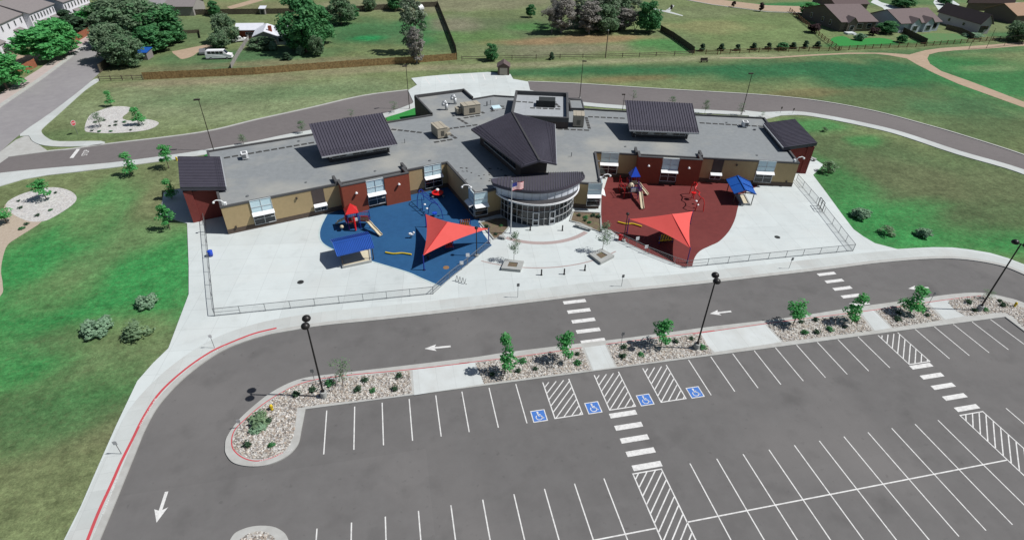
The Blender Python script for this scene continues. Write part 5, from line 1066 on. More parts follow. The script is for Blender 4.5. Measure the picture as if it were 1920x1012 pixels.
# rear shed
bl, br = G(933, 141, .1), G(955, 141.5, .1); d = (br-bl).normalized(); w = 3.0; hh = 2.3; t = thing('storage_shed', 'small brown gabled shed with tan roll door at the loading pad', 'shed', (bl+br)/2); c = (bl+br)/2
nn = Vector((-d.y, d.x, 0)); P = [c-d*w/2, c+d*w/2, c+d*w/2+nn*3.4, c-d*w/2+nn*3.4]
m = MB(); m.prism(P, .1, hh); m.add([P[0]+Vector((0, 0, hh-.1)), P[1]+Vector((0, 0, hh-.1)), c+Vector((0, 0, hh+.75))], [(0, 1, 2)]); m.build('wall', 'brown_base', t)
U = Vector((0, 0, 1)); e = .25; L0, L1 = c-d*(w/2+e)-nn*.3, c-d*(w/2+e)+nn*3.6; R0, R1 = c+d*(w/2+e)-nn*.3, c+d*(w/2+e)+nn*3.6; T0, T1 = c-nn*.3, c+nn*3.6
m = MB(); m.slab3([L0+U*(hh-.2), T0+U*(hh+.85), T1+U*(hh+.85), L1+U*(hh-.2)], .12); m.slab3([R0+U*(hh-.2), T0+U*(hh+.85), T1+U*(hh+.85), R1+U*(hh-.2)], .12); m.build('roof', 'shingle_dark', t)
q = c-nn*.03; MB().prism([q-d*1.0, q+d*1.0, q+d*1.0-nn*.04, q-d*1.0-nn*.04], .12, 1.95).build('roll_door', 'siding_pink' if 0 else 'hvac', t)
# ================================================================ VEGETATION
def leaf_blob(mb, rr, clumps, per, size, flat=.9, shell=.55):
    for (cx, cy, cz, rx, rz) in clumps:
        for _ in range(per):
            while True:
                x, y, z = rr.uniform(-1, 1), rr.uniform(-1, 1), rr.uniform(-1, 1); q = x*x+y*y+z*z
                if shell*shell*rr.random() < q < 1: break
            p = Vector((cx+x*rx, cy+y*rx, cz+z*rz)); n = Vector((x+rr.uniform(-.8, .8), y+rr.uniform(-.8, .8), z+rr.uniform(-.4, 1.0))).normalized()
            a = n.orthogonal().normalized(); a.rotate(Matrix.Rotation(rr.random()*6.28, 3, n)); b = n.cross(a); s = size*rr.uniform(.6, 1.35)
            k = len(mb.v); mb.v += [p-a*s-b*s*flat*.2, p-b*s*flat*.8, p+a*s, p+b*s*flat*.8]; mb.f.append((k, k+1, k+2, k+3)); mb.mi.append(0)
def crown_clumps(rr, h, r, z0, n, kind='round', cr=.33):
    out = []
    for i in range(n):
        u = rr.random(); z = z0+(h-z0)*(.08+.86*u); t = (z-z0)/(h-z0)
        if kind == 'round': R = r*math.sqrt(max(.05, 1-(2*t-.85)**2*.9))
        elif kind == 'cone': R = r*(1.02-t)
        elif kind == 'vase': R = r*(.35+.75*t)*(1 if t < .8 else 1-(t-.8)*2)
        else: R = r*(.6+.4*math.sin(t*3.1))
        a = rr.random()*6.283; d = R*math.sqrt(rr.random())*.82; c = r*cr*rr.uniform(.65, 1.25)
        out.append((d*math.cos(a), d*math.sin(a), z, c, c*rr.uniform(.6, .95)))
    return out
def _norm(t, mb, hz=0):
    rs = sorted(math.hypot(v.x, v.y) for v in mb.v); t['_r'] = rs[int(len(rs)*.93)]; t['_h'] = max(v.z for v in mb.v)
def make_tree(name, seed, h, r, z0, leaf, n, per, size, kind='round', trunk_r=.25, limbs=7, bark='bark', cr=.33, cat='tree'):
    rr = random.Random(seed); t = thing(name, 'x', cat); m = MB(); top = Vector((rr.uniform(-.1, .1)*r, rr.uniform(-.1, .1)*r, z0+(h-z0)*.55))
    mid = Vector((0, 0, z0*.8)); m.tube((0, 0, -.05), mid, trunk_r, trunk_r*.75, 8); m.tube(mid, top, trunk_r*.75, trunk_r*.25, 7)
    cl = crown_clumps(rr, h, r, z0, n, kind, cr)
    for c in cl[:limbs]: s = mid.lerp(top, rr.uniform(0, .7)); m.tube(s, Vector(c[:3]), trunk_r*.35, trunk_r*.08, 5)
    m.build('trunk', bark, t); mb = MB(); leaf_blob(mb, rr, cl, per, size); mb.build('crown', leaf, t); _norm(t, mb)
    return t
def make_bare(name, seed, h, r, bark='dead_bark', tw=1., leaves=0, leaf='leaf_grey'):
    rr = random.Random(seed); t = thing(name, 'x', 'tree'); tr = MB(); br = MB(); lf = MB(); tips = []
    def grow(p, d, L, rad, lev):
        q = p+d*L; (tr if lev == 0 else br).tube(p, q, rad, rad*.6, 6 if lev < 2 else 3, cap=False)
        if lev >= 5: tips.append(q); return
        for k in range(3 if lev < 4 else 4):
            nd = (d+Vector((rr.uniform(-1, 1), rr.uniform(-1, 1), rr.uniform(-.25, .75)))*(.62 if lev else .5)).normalized(); grow(p+d*L*rr.uniform(.55, 1), nd, L*rr.uniform(.6, .85), rad*.55, lev+1)
    for k in range(3): grow(Vector((0, 0, 0)), Vector((rr.uniform(-.35, .35), rr.uniform(-.35, .35), 1)).normalized(), h*.26, h*.016*tw, 0)
    br.v = [Vector((v.x*r/(h*.36), v.y*r/(h*.36), v.z)) for v in br.v]; tr.v = [Vector((v.x*r/(h*.36), v.y*r/(h*.36), v.z)) for v in tr.v]
    tr.build('trunk', bark, t); br.build('branches', bark, t); tw_ = MB()
    for q in tips:
        for _ in range(7):
            d = Vector((rr.uniform(-1, 1), rr.uniform(-1, 1), rr.uniform(-.2, 1))).normalized(); qq = Vector((q.x*r/(h*.36), q.y*r/(h*.36), q.z)); o = d.orthogonal().normalized()*.045; k = len(tw_.v); e = qq+d*rr.uniform(.5, 1.1); tw_.v += [qq-o, qq+o, e+o*.5, e-o*.5]; tw_.f.append((k, k+1, k+2, k+3)); tw_.mi.append(0)
    tw_.build('twigs', 'twigs', t)
    if leaves:
        leaf_blob(lf, rr, [(q.x*r/(h*.36), q.y*r/(h*.36), q.z, .5, .5) for q in rr.sample(tips, min(len(tips), 260))], leaves, .22); lf.build('crown', leaf, t)
    _norm(t, tw_); return t
PROTO = {
 'bright': lambda: make_tree('shade_tree', 11, 9, 3.6, .9, 'leaf_bright', 80, 75, .25, cr=.27),
 'green': lambda: make_tree('shade_tree', 12, 10, 4.3, .9, 'leaf_green', 85, 75, .28, cr=.25),
 'greenb': lambda: make_tree('shade_tree', 22, 10, 4.3, .8, 'leaf_green', 80, 80, .27, kind='x', cr=.26),
 'grey': lambda: make_tree('willow_tree', 13, 10, 5, .8, 'leaf_grey', 95, 75, .26, kind='x', cr=.24),
 'greyb': lambda: make_tree('willow_tree', 23, 10, 5, 1.0, 'leaf_grey', 90, 75, .26, kind='round', cr=.25),
 'dark': lambda: make_tree('pine_tree', 14, 8, 2.6, .6, 'leaf_dark', 44, 70, .3, kind='cone'),
 'wisp': lambda: make_tree('bare_tree', 51, 11, 2.6, .5, 'twigs', 70, 60, .2, kind='x', bark='dead_bark', cr=.3), 'wispb': lambda: make_tree('bare_tree', 52, 11, 3, .5, 'twig_green', 75, 60, .2, kind='x', bark='dead_bark', cr=.27),
 'bare': lambda: make_bare('bare_tree', 15, 11, 4), 'bareb': lambda: make_bare('bare_tree', 31, 11, 4, leaves=2),
 'barec': lambda: make_bare('bare_tree', 47, 11, 4, leaves=5),
 'young': lambda: make_tree('young_tree', 16, 4.2, 1.0, 1.1, 'leaf_bright', 20, 46, .12, kind='round', trunk_r=.06, cr=.48),
 'youngb': lambda: make_tree('young_tree', 26, 4.2, 1.0, 1.0, 'leaf_bright', 17, 48, .12, kind='cone', trunk_r=.06, cr=.52),
 'youngc': lambda: make_tree('young_tree', 36, 4.2, 1.0, 1.5, 'leaf_bright', 15, 50, .12, kind='vase', trunk_r=.06, cr=.52),
 'thin': lambda: make_tree('young_tree', 17, 4.5, .9, 1.2, 'leaf_grey', 14, 60, .075, kind='round', trunk_r=.045, cr=.62),
 'thinb': lambda: make_tree('young_tree', 27, 4.5, .9, 1.1, 'leaf_grey', 11, 34, .07, kind='x', trunk_r=.04, cr=.6),
 'bush': lambda: make_tree('evergreen_bush', 18, 1.8, 1.2, .15, 'leaf_bush', 24, 60, .15, kind='round', trunk_r=.06, cat='bush'),
 'palebush': lambda: make_tree('pale_bush', 19, 1.8, 1.2, .15, 'leaf_pale', 16, 34, .11, kind='round', trunk_r=.04, cat='bush'),
 'cone': lambda: make_tree('small_pine', 20, 2.6, .8, .1, 'leaf_dark', 40, 40, .13, kind='cone', trunk_r=.08, cr=.3),
 'plum': lambda: make_tree('plum_tree', 21, 5, 2, 1.2, 'leaf_purple', 22, 60, .28, cr=.4),
 'shrub': lambda: make_tree('low_shrub', 24, .5, .42, .05, 'leaf_dark', 9, 22, .09, kind='round', trunk_r=.02, cr=.5, cat='shrub'),
 'shrubg': lambda: make_tree('low_shrub', 25, .5, .42, .05, 'leaf_green', 9, 22, .09, kind='round', trunk_r=.02, cr=.5, cat='shrub'),
}
USED = {}; trr = random.Random(99)
def plant(kind, base, top, wpx, label, group=None, z=0., dims=None):
    h, B = HG(base, top, z) if top else (1, G(*base, z))
    dist = (B-CAMP).length; first = kind not in USED
    if first: USED[kind] = PROTO[kind]()
    o = USED[kind]; h0, r0 = o['_h'], o['_r']; r = wpx*.92*dist/F_PX/2
    if dims: h, r = dims
    place(o, B, trr.uniform(0, 6.28), label, group, first, (r/r0, r/r0, h/h0)); 
# far trees
for k, b, t, w, lab in [
 ('bright', (14, 168), (7, 86), 60, 'bright round street tree at the left picture edge beside the red brown fence'),
 ('bright', (88, 115), (80, 42), 62, 'bright round street tree right in front of the white townhouse'),
 ('bright', (120, 104), (110, 26), 52, 'bright round street tree behind and right of its twin by the townhouse'),
 ('bright', (192, 48), (190, 2), 58, 'bright tree near the far end of the street by the third townhouse'),
 ('dark', (135, 62), (126, 14), 26, 'dark pine close to the second townhouse gap'), ('dark', (150, 62), (146, 28), 30, 'dark brownish pine right beside the end of the red fence'), ('dark', (12, 100), (9, 78), 18, 'small dark pine before the left townhouse'),
 ('greyb', (222, 114), (214, 34), 62, 'big grey green willow overhanging the street end'), ('grey', (240, 124), (232, 60), 56, 'grey green willow nearest the corner wooden fence'), ('green', (236, 118), (232, 72), 34, 'deep green tree tucked under the big willow by the blue shed'),
 ('grey', (262, 82), (255, -14), 95, 'huge grey green tree in the middle of the yard clump'), ('greenb', (300, 84), (296, 4), 75, 'huge green tree on the right side of the yard clump'), ('green', (292, 96), (282, 46), 55, 'low spreading green tree in front of the yard clump'), ('greyb', (215, 50), (212, -12), 70, 'grey green tree at the back of the yard clump by the street'), ('grey', (325, 72), (318, 22), 34, 'grey green tree at the right edge of the yard clump'),
 ('green', (338, 80), (330, 50), 22, 'low bright tree over the little walled garden'),
 ('green', (403, 30), (401, 0), 18, 'small green tree behind the yard fence left of the house'), ('greyb', (427, 80), (424, 20), 42, 'dark grey tree left of the white roofed house'), ('grey', (414, 92), (411, 60), 32, 'grey green tree in front of the dark tree by the white van'),
 ('greenb', (574, 98), (570, -14), 74, 'giant green tree right of the white roofed house'), ('green', (598, 82), (590, 5), 62, 'big green tree filling the right half of the giant clump'), ('greyb', (562, 96), (560, 44), 42, 'big dark tree shading the white house wall'), ('grey', (596, 106), (592, 66), 24, 'thin grey tree at the right foot of the giant clump'), ('bush', (565, 103), (562, 84), 14, 'pale blue green bush under the giant clump'), ('cone', (538, 113), (536, 98), 15, 'small dark round conifer before the giant clump'), ('greyb', (492, 92), (494, 68), 42, 'wide dark juniper before the white house gable'), ('bush', (514, 95), (514, 76), 14, 'grey bush right of the wide juniper'),
 ('greyb', (640, 46), (638, -10), 50, 'dark grey tree at the rear fence of the big yard'), ('green', (660, 36), (658, 8), 26, 'green tree right beside the dark tree at the rear yard fence'), ('grey', (694, 21), (692, -4), 22, 'grey green tree behind the rear yard fence'), ('green', (745, 20), (742, -10), 30, 'dark tree behind the yard fence near the far top'),
 ('wisp', (782, 119), (774, 50), 30, 'pale leafless tree leaning over the cedar fence'), ('wispb', (776, 100), (764, -8), 44, 'tall grey half leafless tree behind the leafless one'), ('green', (794, 57), (792, 38), 14, 'small green tree beside the tall grey half leafless tree'),
 ('greenb', (922, 114), (921, 82), 25, 'lone green bush by the wire fence of the wild field'), ('green', (995, 33), (995, 8), 17, 'small green tree alone in the wild field'), ('cone', (1034, 112), (1033, 98), 10, 'tiny dark conifer on the wire fence line'),
 ('bare', (1034, 63), (1034, 4), 40, 'grey leafless tree at the left end of the field grove'), ('wisp', (1052, 62), (1050, -12), 46, 'tall dark leafless tree behind the left end of the grove'), ('bare', (1074, 56), (1078, 6), 28, 'slim bare tree with forked trunk in the grove gap'), ('wisp', (1104, 64), (1104, 0), 40, 'pale leafless tree in the middle of the grove'), ('greyb', (1135, 62), (1137, 6), 46, 'grey green leafy tree in the middle of the grove'), ('wispb', (1128, 54), (1128, -14), 56, 'tall dark twiggy tree at the back of the grove'), ('wisp', (1165, 56), (1170, 14), 44, 'pale purple grey leafless tree right of the grey green one'), ('wispb', (1178, 44), (1180, -12), 40, 'dark leafless tree just left of the green end tree'), ('greenb', (1212, 62), (1208, -4), 42, 'dense green tree at the right end of the grove'), ('green', (1222, 60), (1220, 22), 28, 'lower green tree below the grove end touching the dark fence'),
 ('wispb', (1088, 52), (1088, -16), 44, 'dark twiggy tree behind the pale leafless middle tree'), ('bare', (1045, 50), (1046, -10), 44, 'grey leafless tree at the back left of the grove'), ('greyb', (1150, 48), (1152, -18), 60, 'tall grey green tree at the back right of the grove'), ('bareb', (1115, 44), (1116, -22), 64, 'tallest dark leafless tree at the grove top'), ('bare', (1190, 58), (1192, 10), 34, 'pale leafless tree against the green end tree'),
 ('bright', (1517, 29), (1517, 3), 31, 'round green street tree left of the first brown roofed house'), ('green', (1661, 63), (1662, 36), 28, 'round green tree between the first and second house'), ('bush', (1612, 76), (1612, 60), 17, 'green bush in the lawn of the first house'), ('plum', (1637, 66), (1636, 50), 16, 'dark plum tree against the wall of the first house'), ('plum', (1527, 62), (1522, 42), 22, 'dark plum shrub in the shaded corner of the rail fence'), ('green', (1690, 80), (1692, 64), 15, 'small green tree at the dark side fence'),
 ('grey', (1908, 78), (1906, 28), 36, 'dark grey tree at the right picture edge by the rail fence'), ('green', (1690, 14), (1690, -12), 34, 'dark green tree behind the second house roof'), ('bush', (1826, 70), (1826, 60), 26, 'wide pale bush before the white gabled house'), ('green', (1556, 6), (1556, -8), 14, 'small tree at the far top street'), ('green', (1772, 10), (1772, -6), 16, 'small dark tree beside the upper driveway'),
 ('plum', (1375, 14), (1376, 2), 7, 'little dark tree on the park verge, the left one'), ('plum', (1425, 22), (1427, 4), 9, 'little plum tree on the park verge, the right one')]: plant(k, b, t, w, lab, 'trees beyond the school grounds')
ordn = ['first', 'second', 'third', 'fourth', 'fifth', 'sixth', 'seventh', 'eighth']
for i, (x, y) in enumerate([(1316, 96), (1352, 95), (1382, 95), (1412, 94), (1440, 93), (1486, 91), (1509, 90), (1532, 90)]): plant('cone', (x, y), (x, y-15+(i % 3)), 11, f'small park pine along the split rail fence, {ordn[i]} from the left', 'pines along the rail fence')
plant('green', (1466, 93), (1466, 79), 20, 'wide green shrub among the park pines at the rail fence', 'trees beyond the school grounds')
# young trees on the school grounds
for k, b, t, w, lab in [
 ('youngb', (947, 700), (940, 625), 36, 'young bright green tree in the island bed left of the crosswalk, farther from it'), ('young', (1059, 677), (1051, 620), 36, 'young bright green tree in the island bed nearest the crosswalk'),
 ('young', (1239, 648), (1246, 598), 38, 'young round green tree right of the middle walkway'), ('youngc', (1487, 609), (1502, 568), 36, 'young green tree at the left end of the fourth island bed'), ('youngb', (1596, 607), (1606, 544), 30, 'young slim green tree by the right crosswalk'), ('youngb', (1706, 587), (1720, 531), 34, 'young green tree in the short bed right of the right crosswalk'),
 ('thin', (963.4, 490), (962, 432), 24, 'thin young tree in the left plaza planter'), ('thin', (1129, 473), (1133, 414), 28, 'thin young tree in the right plaza planter'),
 ('youngb', (247, 328), (228, 287), 24, 'young tree on the lawn nearest the ring drive'), ('young', (317, 315), (303, 270), 24, 'young tree on the lawn left of the wing canopy'), ('youngb', (322, 373), (308, 336), 22, 'young tree above the canopy shadow on the left lawn'), ('young', (319, 430), (306, 380), 25, 'young tree beside the lower edge of the canopy shadow'),
 ('young', (87, 373), (72, 335), 26, 'young tree in the pale gravel bed of the left lawn'), ('youngc', (13, 418), (5, 386), 26, 'young tree at the left picture edge in the tan mulch'),
 ('youngb', (209, 199), (200, 169), 14, 'young slim tree behind the corner gravel bed'), ('thin', (189, 238), (181, 210), 20, 'thin young tree in the left part of the corner gravel bed'), ('youngb', (261, 235), (251, 200), 21, 'young tree in the right part of the corner gravel bed'),
 ('thin', (567, 250), (566, 225), 17, 'young tree behind the left wing near the left roof monitor'), ('thinb', (659, 222), (659, 205), 14, 'sparse young tree just above the left roof monitor'), ('thinb', (739, 212), (737, 190), 18, 'sparse young tree on the green patch by the rear service block'), ('thin', (457, 271), (459, 250), 15, 'thin young tree behind the left wing near the canopy'),
 ('thinb', (1186, 190), (1190, 170), 15, 'sparse young tree behind the left side of the right roof monitor'), ('thin', (1260, 195), (1259, 180), 14, 'sparse young tree behind the middle of the right roof monitor'), ('thin', (1321, 214), (1322, 186), 13, 'thin young tree behind the roof right of the monitor'), ('thinb', (1388, 216), (1391, 192), 14, 'thin young tree beside the right rear lamp post'), ('thinb', (1429, 220), (1427, 208), 10, 'tiny sparse tree at the rear corner of the right wing'),
 ('thinb', (644, 724), (642, 674), 42, 'almost leafless young tree in the rocks beside the left island lamp'), ('thinb', (1848, 562), (1848, 538), 20, 'almost leafless young tree left of the right island lamp'), ('thinb', (1690, 285), (1690, 238), 14, 'x')][:-1]: plant(k, b, t, w, lab, 'young trees on the school grounds', .05)
for k, b, w, h, lab in [('bush', (279, 571), 38, 1.7, 'round grey green pine bush on the left lawn, the topmost of three'), ('bush', (187, 620), 52, 1.9, 'wide blue green pine bush on the left lawn, the leftmost of three'), ('palebush', (258, 628), 54, 2.0, 'pale frosty bush on the left lawn close to the sidewalk'), ('bush', (483, 803), 34, .9, 'dark low bush at the rounded end of the parking island'), ('palebush', (487, 794), 46, 1.3, 'pale grey green feathery bush in the rounded island end'),
 ('bush', (1613, 408), 36, 1.9, 'grey green pine bush on the right lawn nearest the walk'), ('palebush', (1552, 325), 30, 2.8, 'light green bush on the right lawn beside the wing end'), ('palebush', (1662, 440), 30, 1.6, 'pale feathery bush low on the right lawn'), ('bush', (1731, 443), 28, 1.6, 'dark leaning pine bush at the right of the right lawn'), ('palebush', (1545, 247), 12, 1.2, 'pale bush behind the right wing canopy')]:
    d = (G(*b)-CAMP).length; plant(k, b, None, w, lab, 'bushes on the lawns', .0, (h*.85, w*d/F_PX/2*.78))
SH = [(0, CI([(453, 545), (545, 530), (630, 490), (830, 475), (785, 530), (980, 518), (1010, 455), (865, 530), (180, 822), (315, 825), (300, 690)]), 'small shrub in the rocks of the left island bed'),
 (1, CJ([(225, 655), (408, 636), (525, 622), (808, 585), (435, 570), (808, 522)]), 'small shrub in the island bed left of the crosswalk'),
 (2, CJ([(1118, 485), (1105, 543), (1235, 525), (1465, 435), (1580, 418), (1650, 475)]), 'small shrub in the island bed right of the middle walkway'),
 (3, CK([(20, 585), (602, 505), (670, 500), (737, 485), (815, 475), (585, 445), (665, 435), (885, 440)]), 'small shrub in the long island bed before the right crosswalk'),
 (4, CK([(1110, 437), (1268, 408), (1235, 370), (1115, 400)]), 'small shrub in the short island bed right of the right crosswalk'),
 (5, CK([(1490, 338), (1580, 378), (1665, 335), (1680, 355), (1520, 385)]), 'small shrub in the far right island bed'),
 (6, CP([(990, 458), (1110, 468), (1078, 520), (1040, 505), (1150, 470)]), 'small shrub in the right entrance bed'), (6, CP([(1048, 478)]), 'bright green shrub in the right entrance bed'), (7, CP([(350, 545), (300, 615), (235, 560)]), 'small shrub in the left entrance bed'),
 (8, C5([(137, 508), (150, 560), (280, 617), (378, 575), (415, 444), (205, 680), (162, 714)]), 'tiny low shrub in the gravel bed of the left lawn'),
 (9, C1([(685, 982), (745, 986), (830, 985), (985, 975), (820, 945), (872, 938), (785, 902), (935, 915), (710, 917), (865, 915)]), 'tiny low shrub in the corner gravel bed')]
for g_, pts, lab in SH:
    pts = sorted(pts)
    for i, (x, y) in enumerate(pts):
        s = trr.uniform(.75, 1.3); plant('shrubg' if (i % 3 == 2 or lab.startswith('bright')) else 'shrub', (x, y), None, 10, lab if len(pts) == 1 else lab+', '+(ordn+['ninth', 'tenth', 'eleventh'])[i]+' from the left', None if len(pts) == 1 else 'low shrubs in the planting beds', .12, (.42*s*(1 if g_ < 8 else .5), .40*s))
# ================================================================ WOODEN FENCES
def board_fence(pts, label, m='fence_wood', h=1.8, top=.0):
    P = GP(pts); t = thing('board_fence', label, 'fence', P[0]); bm_ = MB(); ps = 0; rr = random.Random(len(pts))
    for a, b in zip(P[:-1], P[1:]):
        L = (b-a).length; d = (b-a).normalized(); n = int(L/.3)
        for i in range(n):
            q = a+d*(i*L/n+.15); hh = h+rr.uniform(-.05, .05); bm_.box((q.x, q.y, hh/2), (L/n*.93, .03+.02*(i % 2), hh), math.atan2(d.y, d.x))
    bm_.build('board_panel', m, t); r_ = MB()
    for a, b in zip(P[:-1], P[1:]):
        for z in (.4, h-.35): r_.beam(Vector((a.x, a.y+.06, z)), Vector((b.x, b.y+.06, z)), .06, .1)
    r_.build('rail', m, t); L = 0
    for a, b in zip(P[:-1], P[1:]):
        n = max(1, int((b-a).length/6))
        for i in range(n): q = a.lerp(b, i/n); MB().box((q.x, q.y+.1, h/2), (.1, .1, h)).build('post', m, t)
    return t
board_fence([(270, 150), (375, 145), (480, 140), (580, 132), (680, 125), (755, 120), (856, 112.5)], 'long cedar board fence behind the mown bank')
board_fence([(857, 112), (855, 98), (838, 55), (820, 10)], 'dark side fence between the yard and the wild field', 'fence_dark')
board_fence([(820, 13), (740, 17), (680, 21), (560, 26), (443, 27.5), (339, 29)], 'weathered rear fence of the big yard', 'fence_dark')
board_fence([(1238, 58), (1262, 72), (1301, 100)], 'dark board fence between the wild field and the park', 'fence_dark')
board_fence([(188, 137), (206, 123)], 'short brown fence piece at the street corner under the willow', 'fence_dark', 2.0)
board_fence([(36, 143), (70, 125)], 'red brown fence piece left of the twin street trees', 'fence_red', 2.0); board_fence([(100, 105), (137, 84), (170, 65)], 'red brown fence piece right of the twin street trees', 'fence_red', 2.0)
board_fence([(1692, 62), (1712, 72), (1736, 84)], 'dark side fence between the first and second garden', 'fence_dark')
board_fence([(1773, 55), (1800, 62), (1824, 74)], 'brown side fence beside the pale gabled house', 'fence_dark', 1.6)
board_fence([(434, 129), (447, 105), (470, 70)], 'pale grey fence running from the cedar fence to the white house', 'siding_grey', 1.3)
board_fence([(300, 66), (345, 64), (374, 62), (376, 72)], 'low brown wall round the little garden', 'fence_dark', 1.0)
def rail_fence(pts, label, m='rail_wood', h=1.25, sp=3.2, rails=3):
    P = GP(pts); t = thing('rail_fence', label, 'fence', P[0]); r_ = MB()
    for a, b in zip(P[:-1], P[1:]):
        n = max(1, round((b-a).length/sp))
        for z in [h*(k+1)/rails-.08 for k in range(rails)]: r_.beam(Vector((a.x, a.y, z)), Vector((b.x, b.y, z)), .07, .12)
        for i in range(n+(1 if b is P[-1] else 0)): q = a.lerp(b, i/n); MB().box((q.x, q.y, h/2+.08), (.16, .16, h+.16)).build('post', m, t)
    r_.build('rail', m, t); return t
rail_fence([(1301, 102), (1345, 103)], 'short split rail fence piece left of the park gate gap')
rail_fence([(1350, 102), (1440, 98), (1572, 96)], 'split rail fence along the park behind the row of pines')
rail_fence([(1480, 22), (1520, 55), (1545, 77), (1573, 96)], 'dark rail fence from the street to the garden corner')
rail_fence([(1576, 95), (1650, 91), (1733, 88)], 'split rail fence behind the first house lawn'); rail_fence([(1736, 87), (1800, 82), (1860, 77), (1925, 71)], 'thin rail fence behind the other gardens')
rail_fence([(866, 114), (960, 112), (1050, 110), (1135, 109), (1230, 106), (1298, 103)], 'old wire fence with thin dark posts along the wild field', 'bark', 1.1, 6., 2)
rail_fence([(187, 152), (230, 151), (268, 150)], 'low wire fence with thin posts at the street corner', 'bark', 1.1, 3., 2)
# tall backstop posts at the sports field
P = GP([(1816, 93), (1849, 91), (1882, 87), (1915, 83)]); t = thing('backstop_fence', 'tall dark post and wire backstop at the edge of the right sports field', 'fence', P[0])
for i, q in enumerate(P): hh = 3.0 if i != 1 else 6.0; MB().tube(q, q+Vector((.0, 0, hh)), .07, .06, 6).build('post', 'bronze', t)
m = MB()
for a, b in zip(P[:-1], P[1:]):
    for z in (.1, 2.9): m.beam(a+Vector((0, 0, z)), b+Vector((0, 0, z)), .06, .06)
m.build('rail', 'bronze', t)
q = G(1135, 109); t = thing('utility_pole', 'dark wooden pole standing on the wire fence line below the grove', 'pole', q); MB().tube(q, q+Vector((0, 0, 7.4)), .16, .12, 8).build('pole', 'bark', t); MB().box(q+Vector((0, 0, 7.5)), (.3, .3, .3)).build('cap', 'silver', t)
q = G(1320, 117); t = thing('park_bench', 'dark bench on the bank below the park gate', 'bench', q); MB().box(q+Vector((0, 0, .5)), (2.2, .6, .1)).build('seat', 'bronze', t); MB().box(q+Vector((0, .3, .85)), (2.2, .08, .6)).build('backrest', 'bronze', t)
for dx in (-.9, .9): MB().box(q+Vector((dx, 0, .24)), (.12, .5, .46)).build('leg', 'bronze', t)
q = G(1258.5, 18); t = thing('park_bin', 'small dark post bin where the park footpaths meet', 'litter bin', q); MB().lathe(q, [(.4, .0), (.5, 1.2), (.45, 1.4)], 12).build('body', 'bronze', t); MB().lathe(q+Vector((0, 0, 1.4)), [(.5, 0), (.2, .3)], 12).build('lid', 'black', t)
# ================================================================ HOUSES
def gable(root, e0, e1, rpx, ze, zr, wall, roofm, over=.4, inset=.5, wins=(), name='wing'):
    """e0,e1: px of the near eave ends; rpx: px of the ridge point above e0; builds walls, gables and two roof slopes"""
    E0 = G(*e0, ze); E1 = G(*e1, ze); R0 = G(*rpx, zr); d = (E1-E0).normalized(); n = Vector((-d.y, d.x, 0)); 
    dep = (R0-E0).dot(n)
    if dep < 0: n = -n; dep = -dep
    L = (E1-E0).length; R0 = E0+n*dep; R0.z = zr; R1 = R0+d*L; B0 = E0+n*2*dep; B1 = B0+d*L
    U = Vector((0, 0, 1)); m = MB()
    for a, b, r0, r1 in ((E0, E1, R0, R1), (B0, B1, R0, R1)): m.slab3([a, b, r1, r0], .18)
    m.build('roof', roofm, root)
    def g(p): return Vector((p.x, p.y, 0))
    P = [g(E0+d*inset+n*inset), g(E1-d*inset+n*inset), g(B1-d*inset-n*inset), g(B0+d*inset-n*inset)]; w = MB(); k = (zr-ze)/dep; zw = ze+k*inset-.18
    w.prism(P, 0, zw, top=False)
    for a, b, c in ((P[0], P[3], R0+d*inset), (P[1], P[2], R1-d*inset)): w.add([a+U*zw, b+U*zw, Vector((c.x, c.y, zr-.2))], [(0, 1, 2)])
    w.build('wall', wall, root)
    # windows: (side, t, z, w, h); side 0 near long wall, 1 end at e0, 2 end at e1
    for (s, t, z, ww, hh) in wins:
        a, b = ((P[0], P[1]), (P[0], P[3]), (P[1], P[2]))[s]; dd = (b-a).normalized(); nn = Vector((dd.y, -dd.x, 0)); cc = (P[0]+P[2])/2
        if (a+b-2*cc).dot(nn) < 0: nn = -nn
        q = a.lerp(b, t)+nn*.03; A, B = q-dd*ww/2, q+dd*ww/2; f = MB()
        f.prism([A, B, B+nn*.05, A+nn*.05], z, z+hh); f = f.build('window', 'frame', root)
        A, B = q-dd*(ww/2-.12), q+dd*(ww/2-.12); pn = MB(); pn.prism([A, B, B+nn*.07, A+nn*.07], z+.12, z+hh-.12); pn.build('pane', 'glass', f)
    return E0, E1, R0, R1, d, n, P
def house(label, loc_px, cat='house', group=None, nm='gabled_house'): return thing(nm, label, cat, G(*loc_px), group)
t = house('white two storey townhouse row with grey roof at the left picture edge', (20, 90), group='townhouses', nm='townhouse')
W1 = [(0, .92-.13*i, 4.3, .8, 1.5) for i in range(7)]+[(0, .9-.16*i, 1.0, 1.0, 1.6) for i in range(5)]
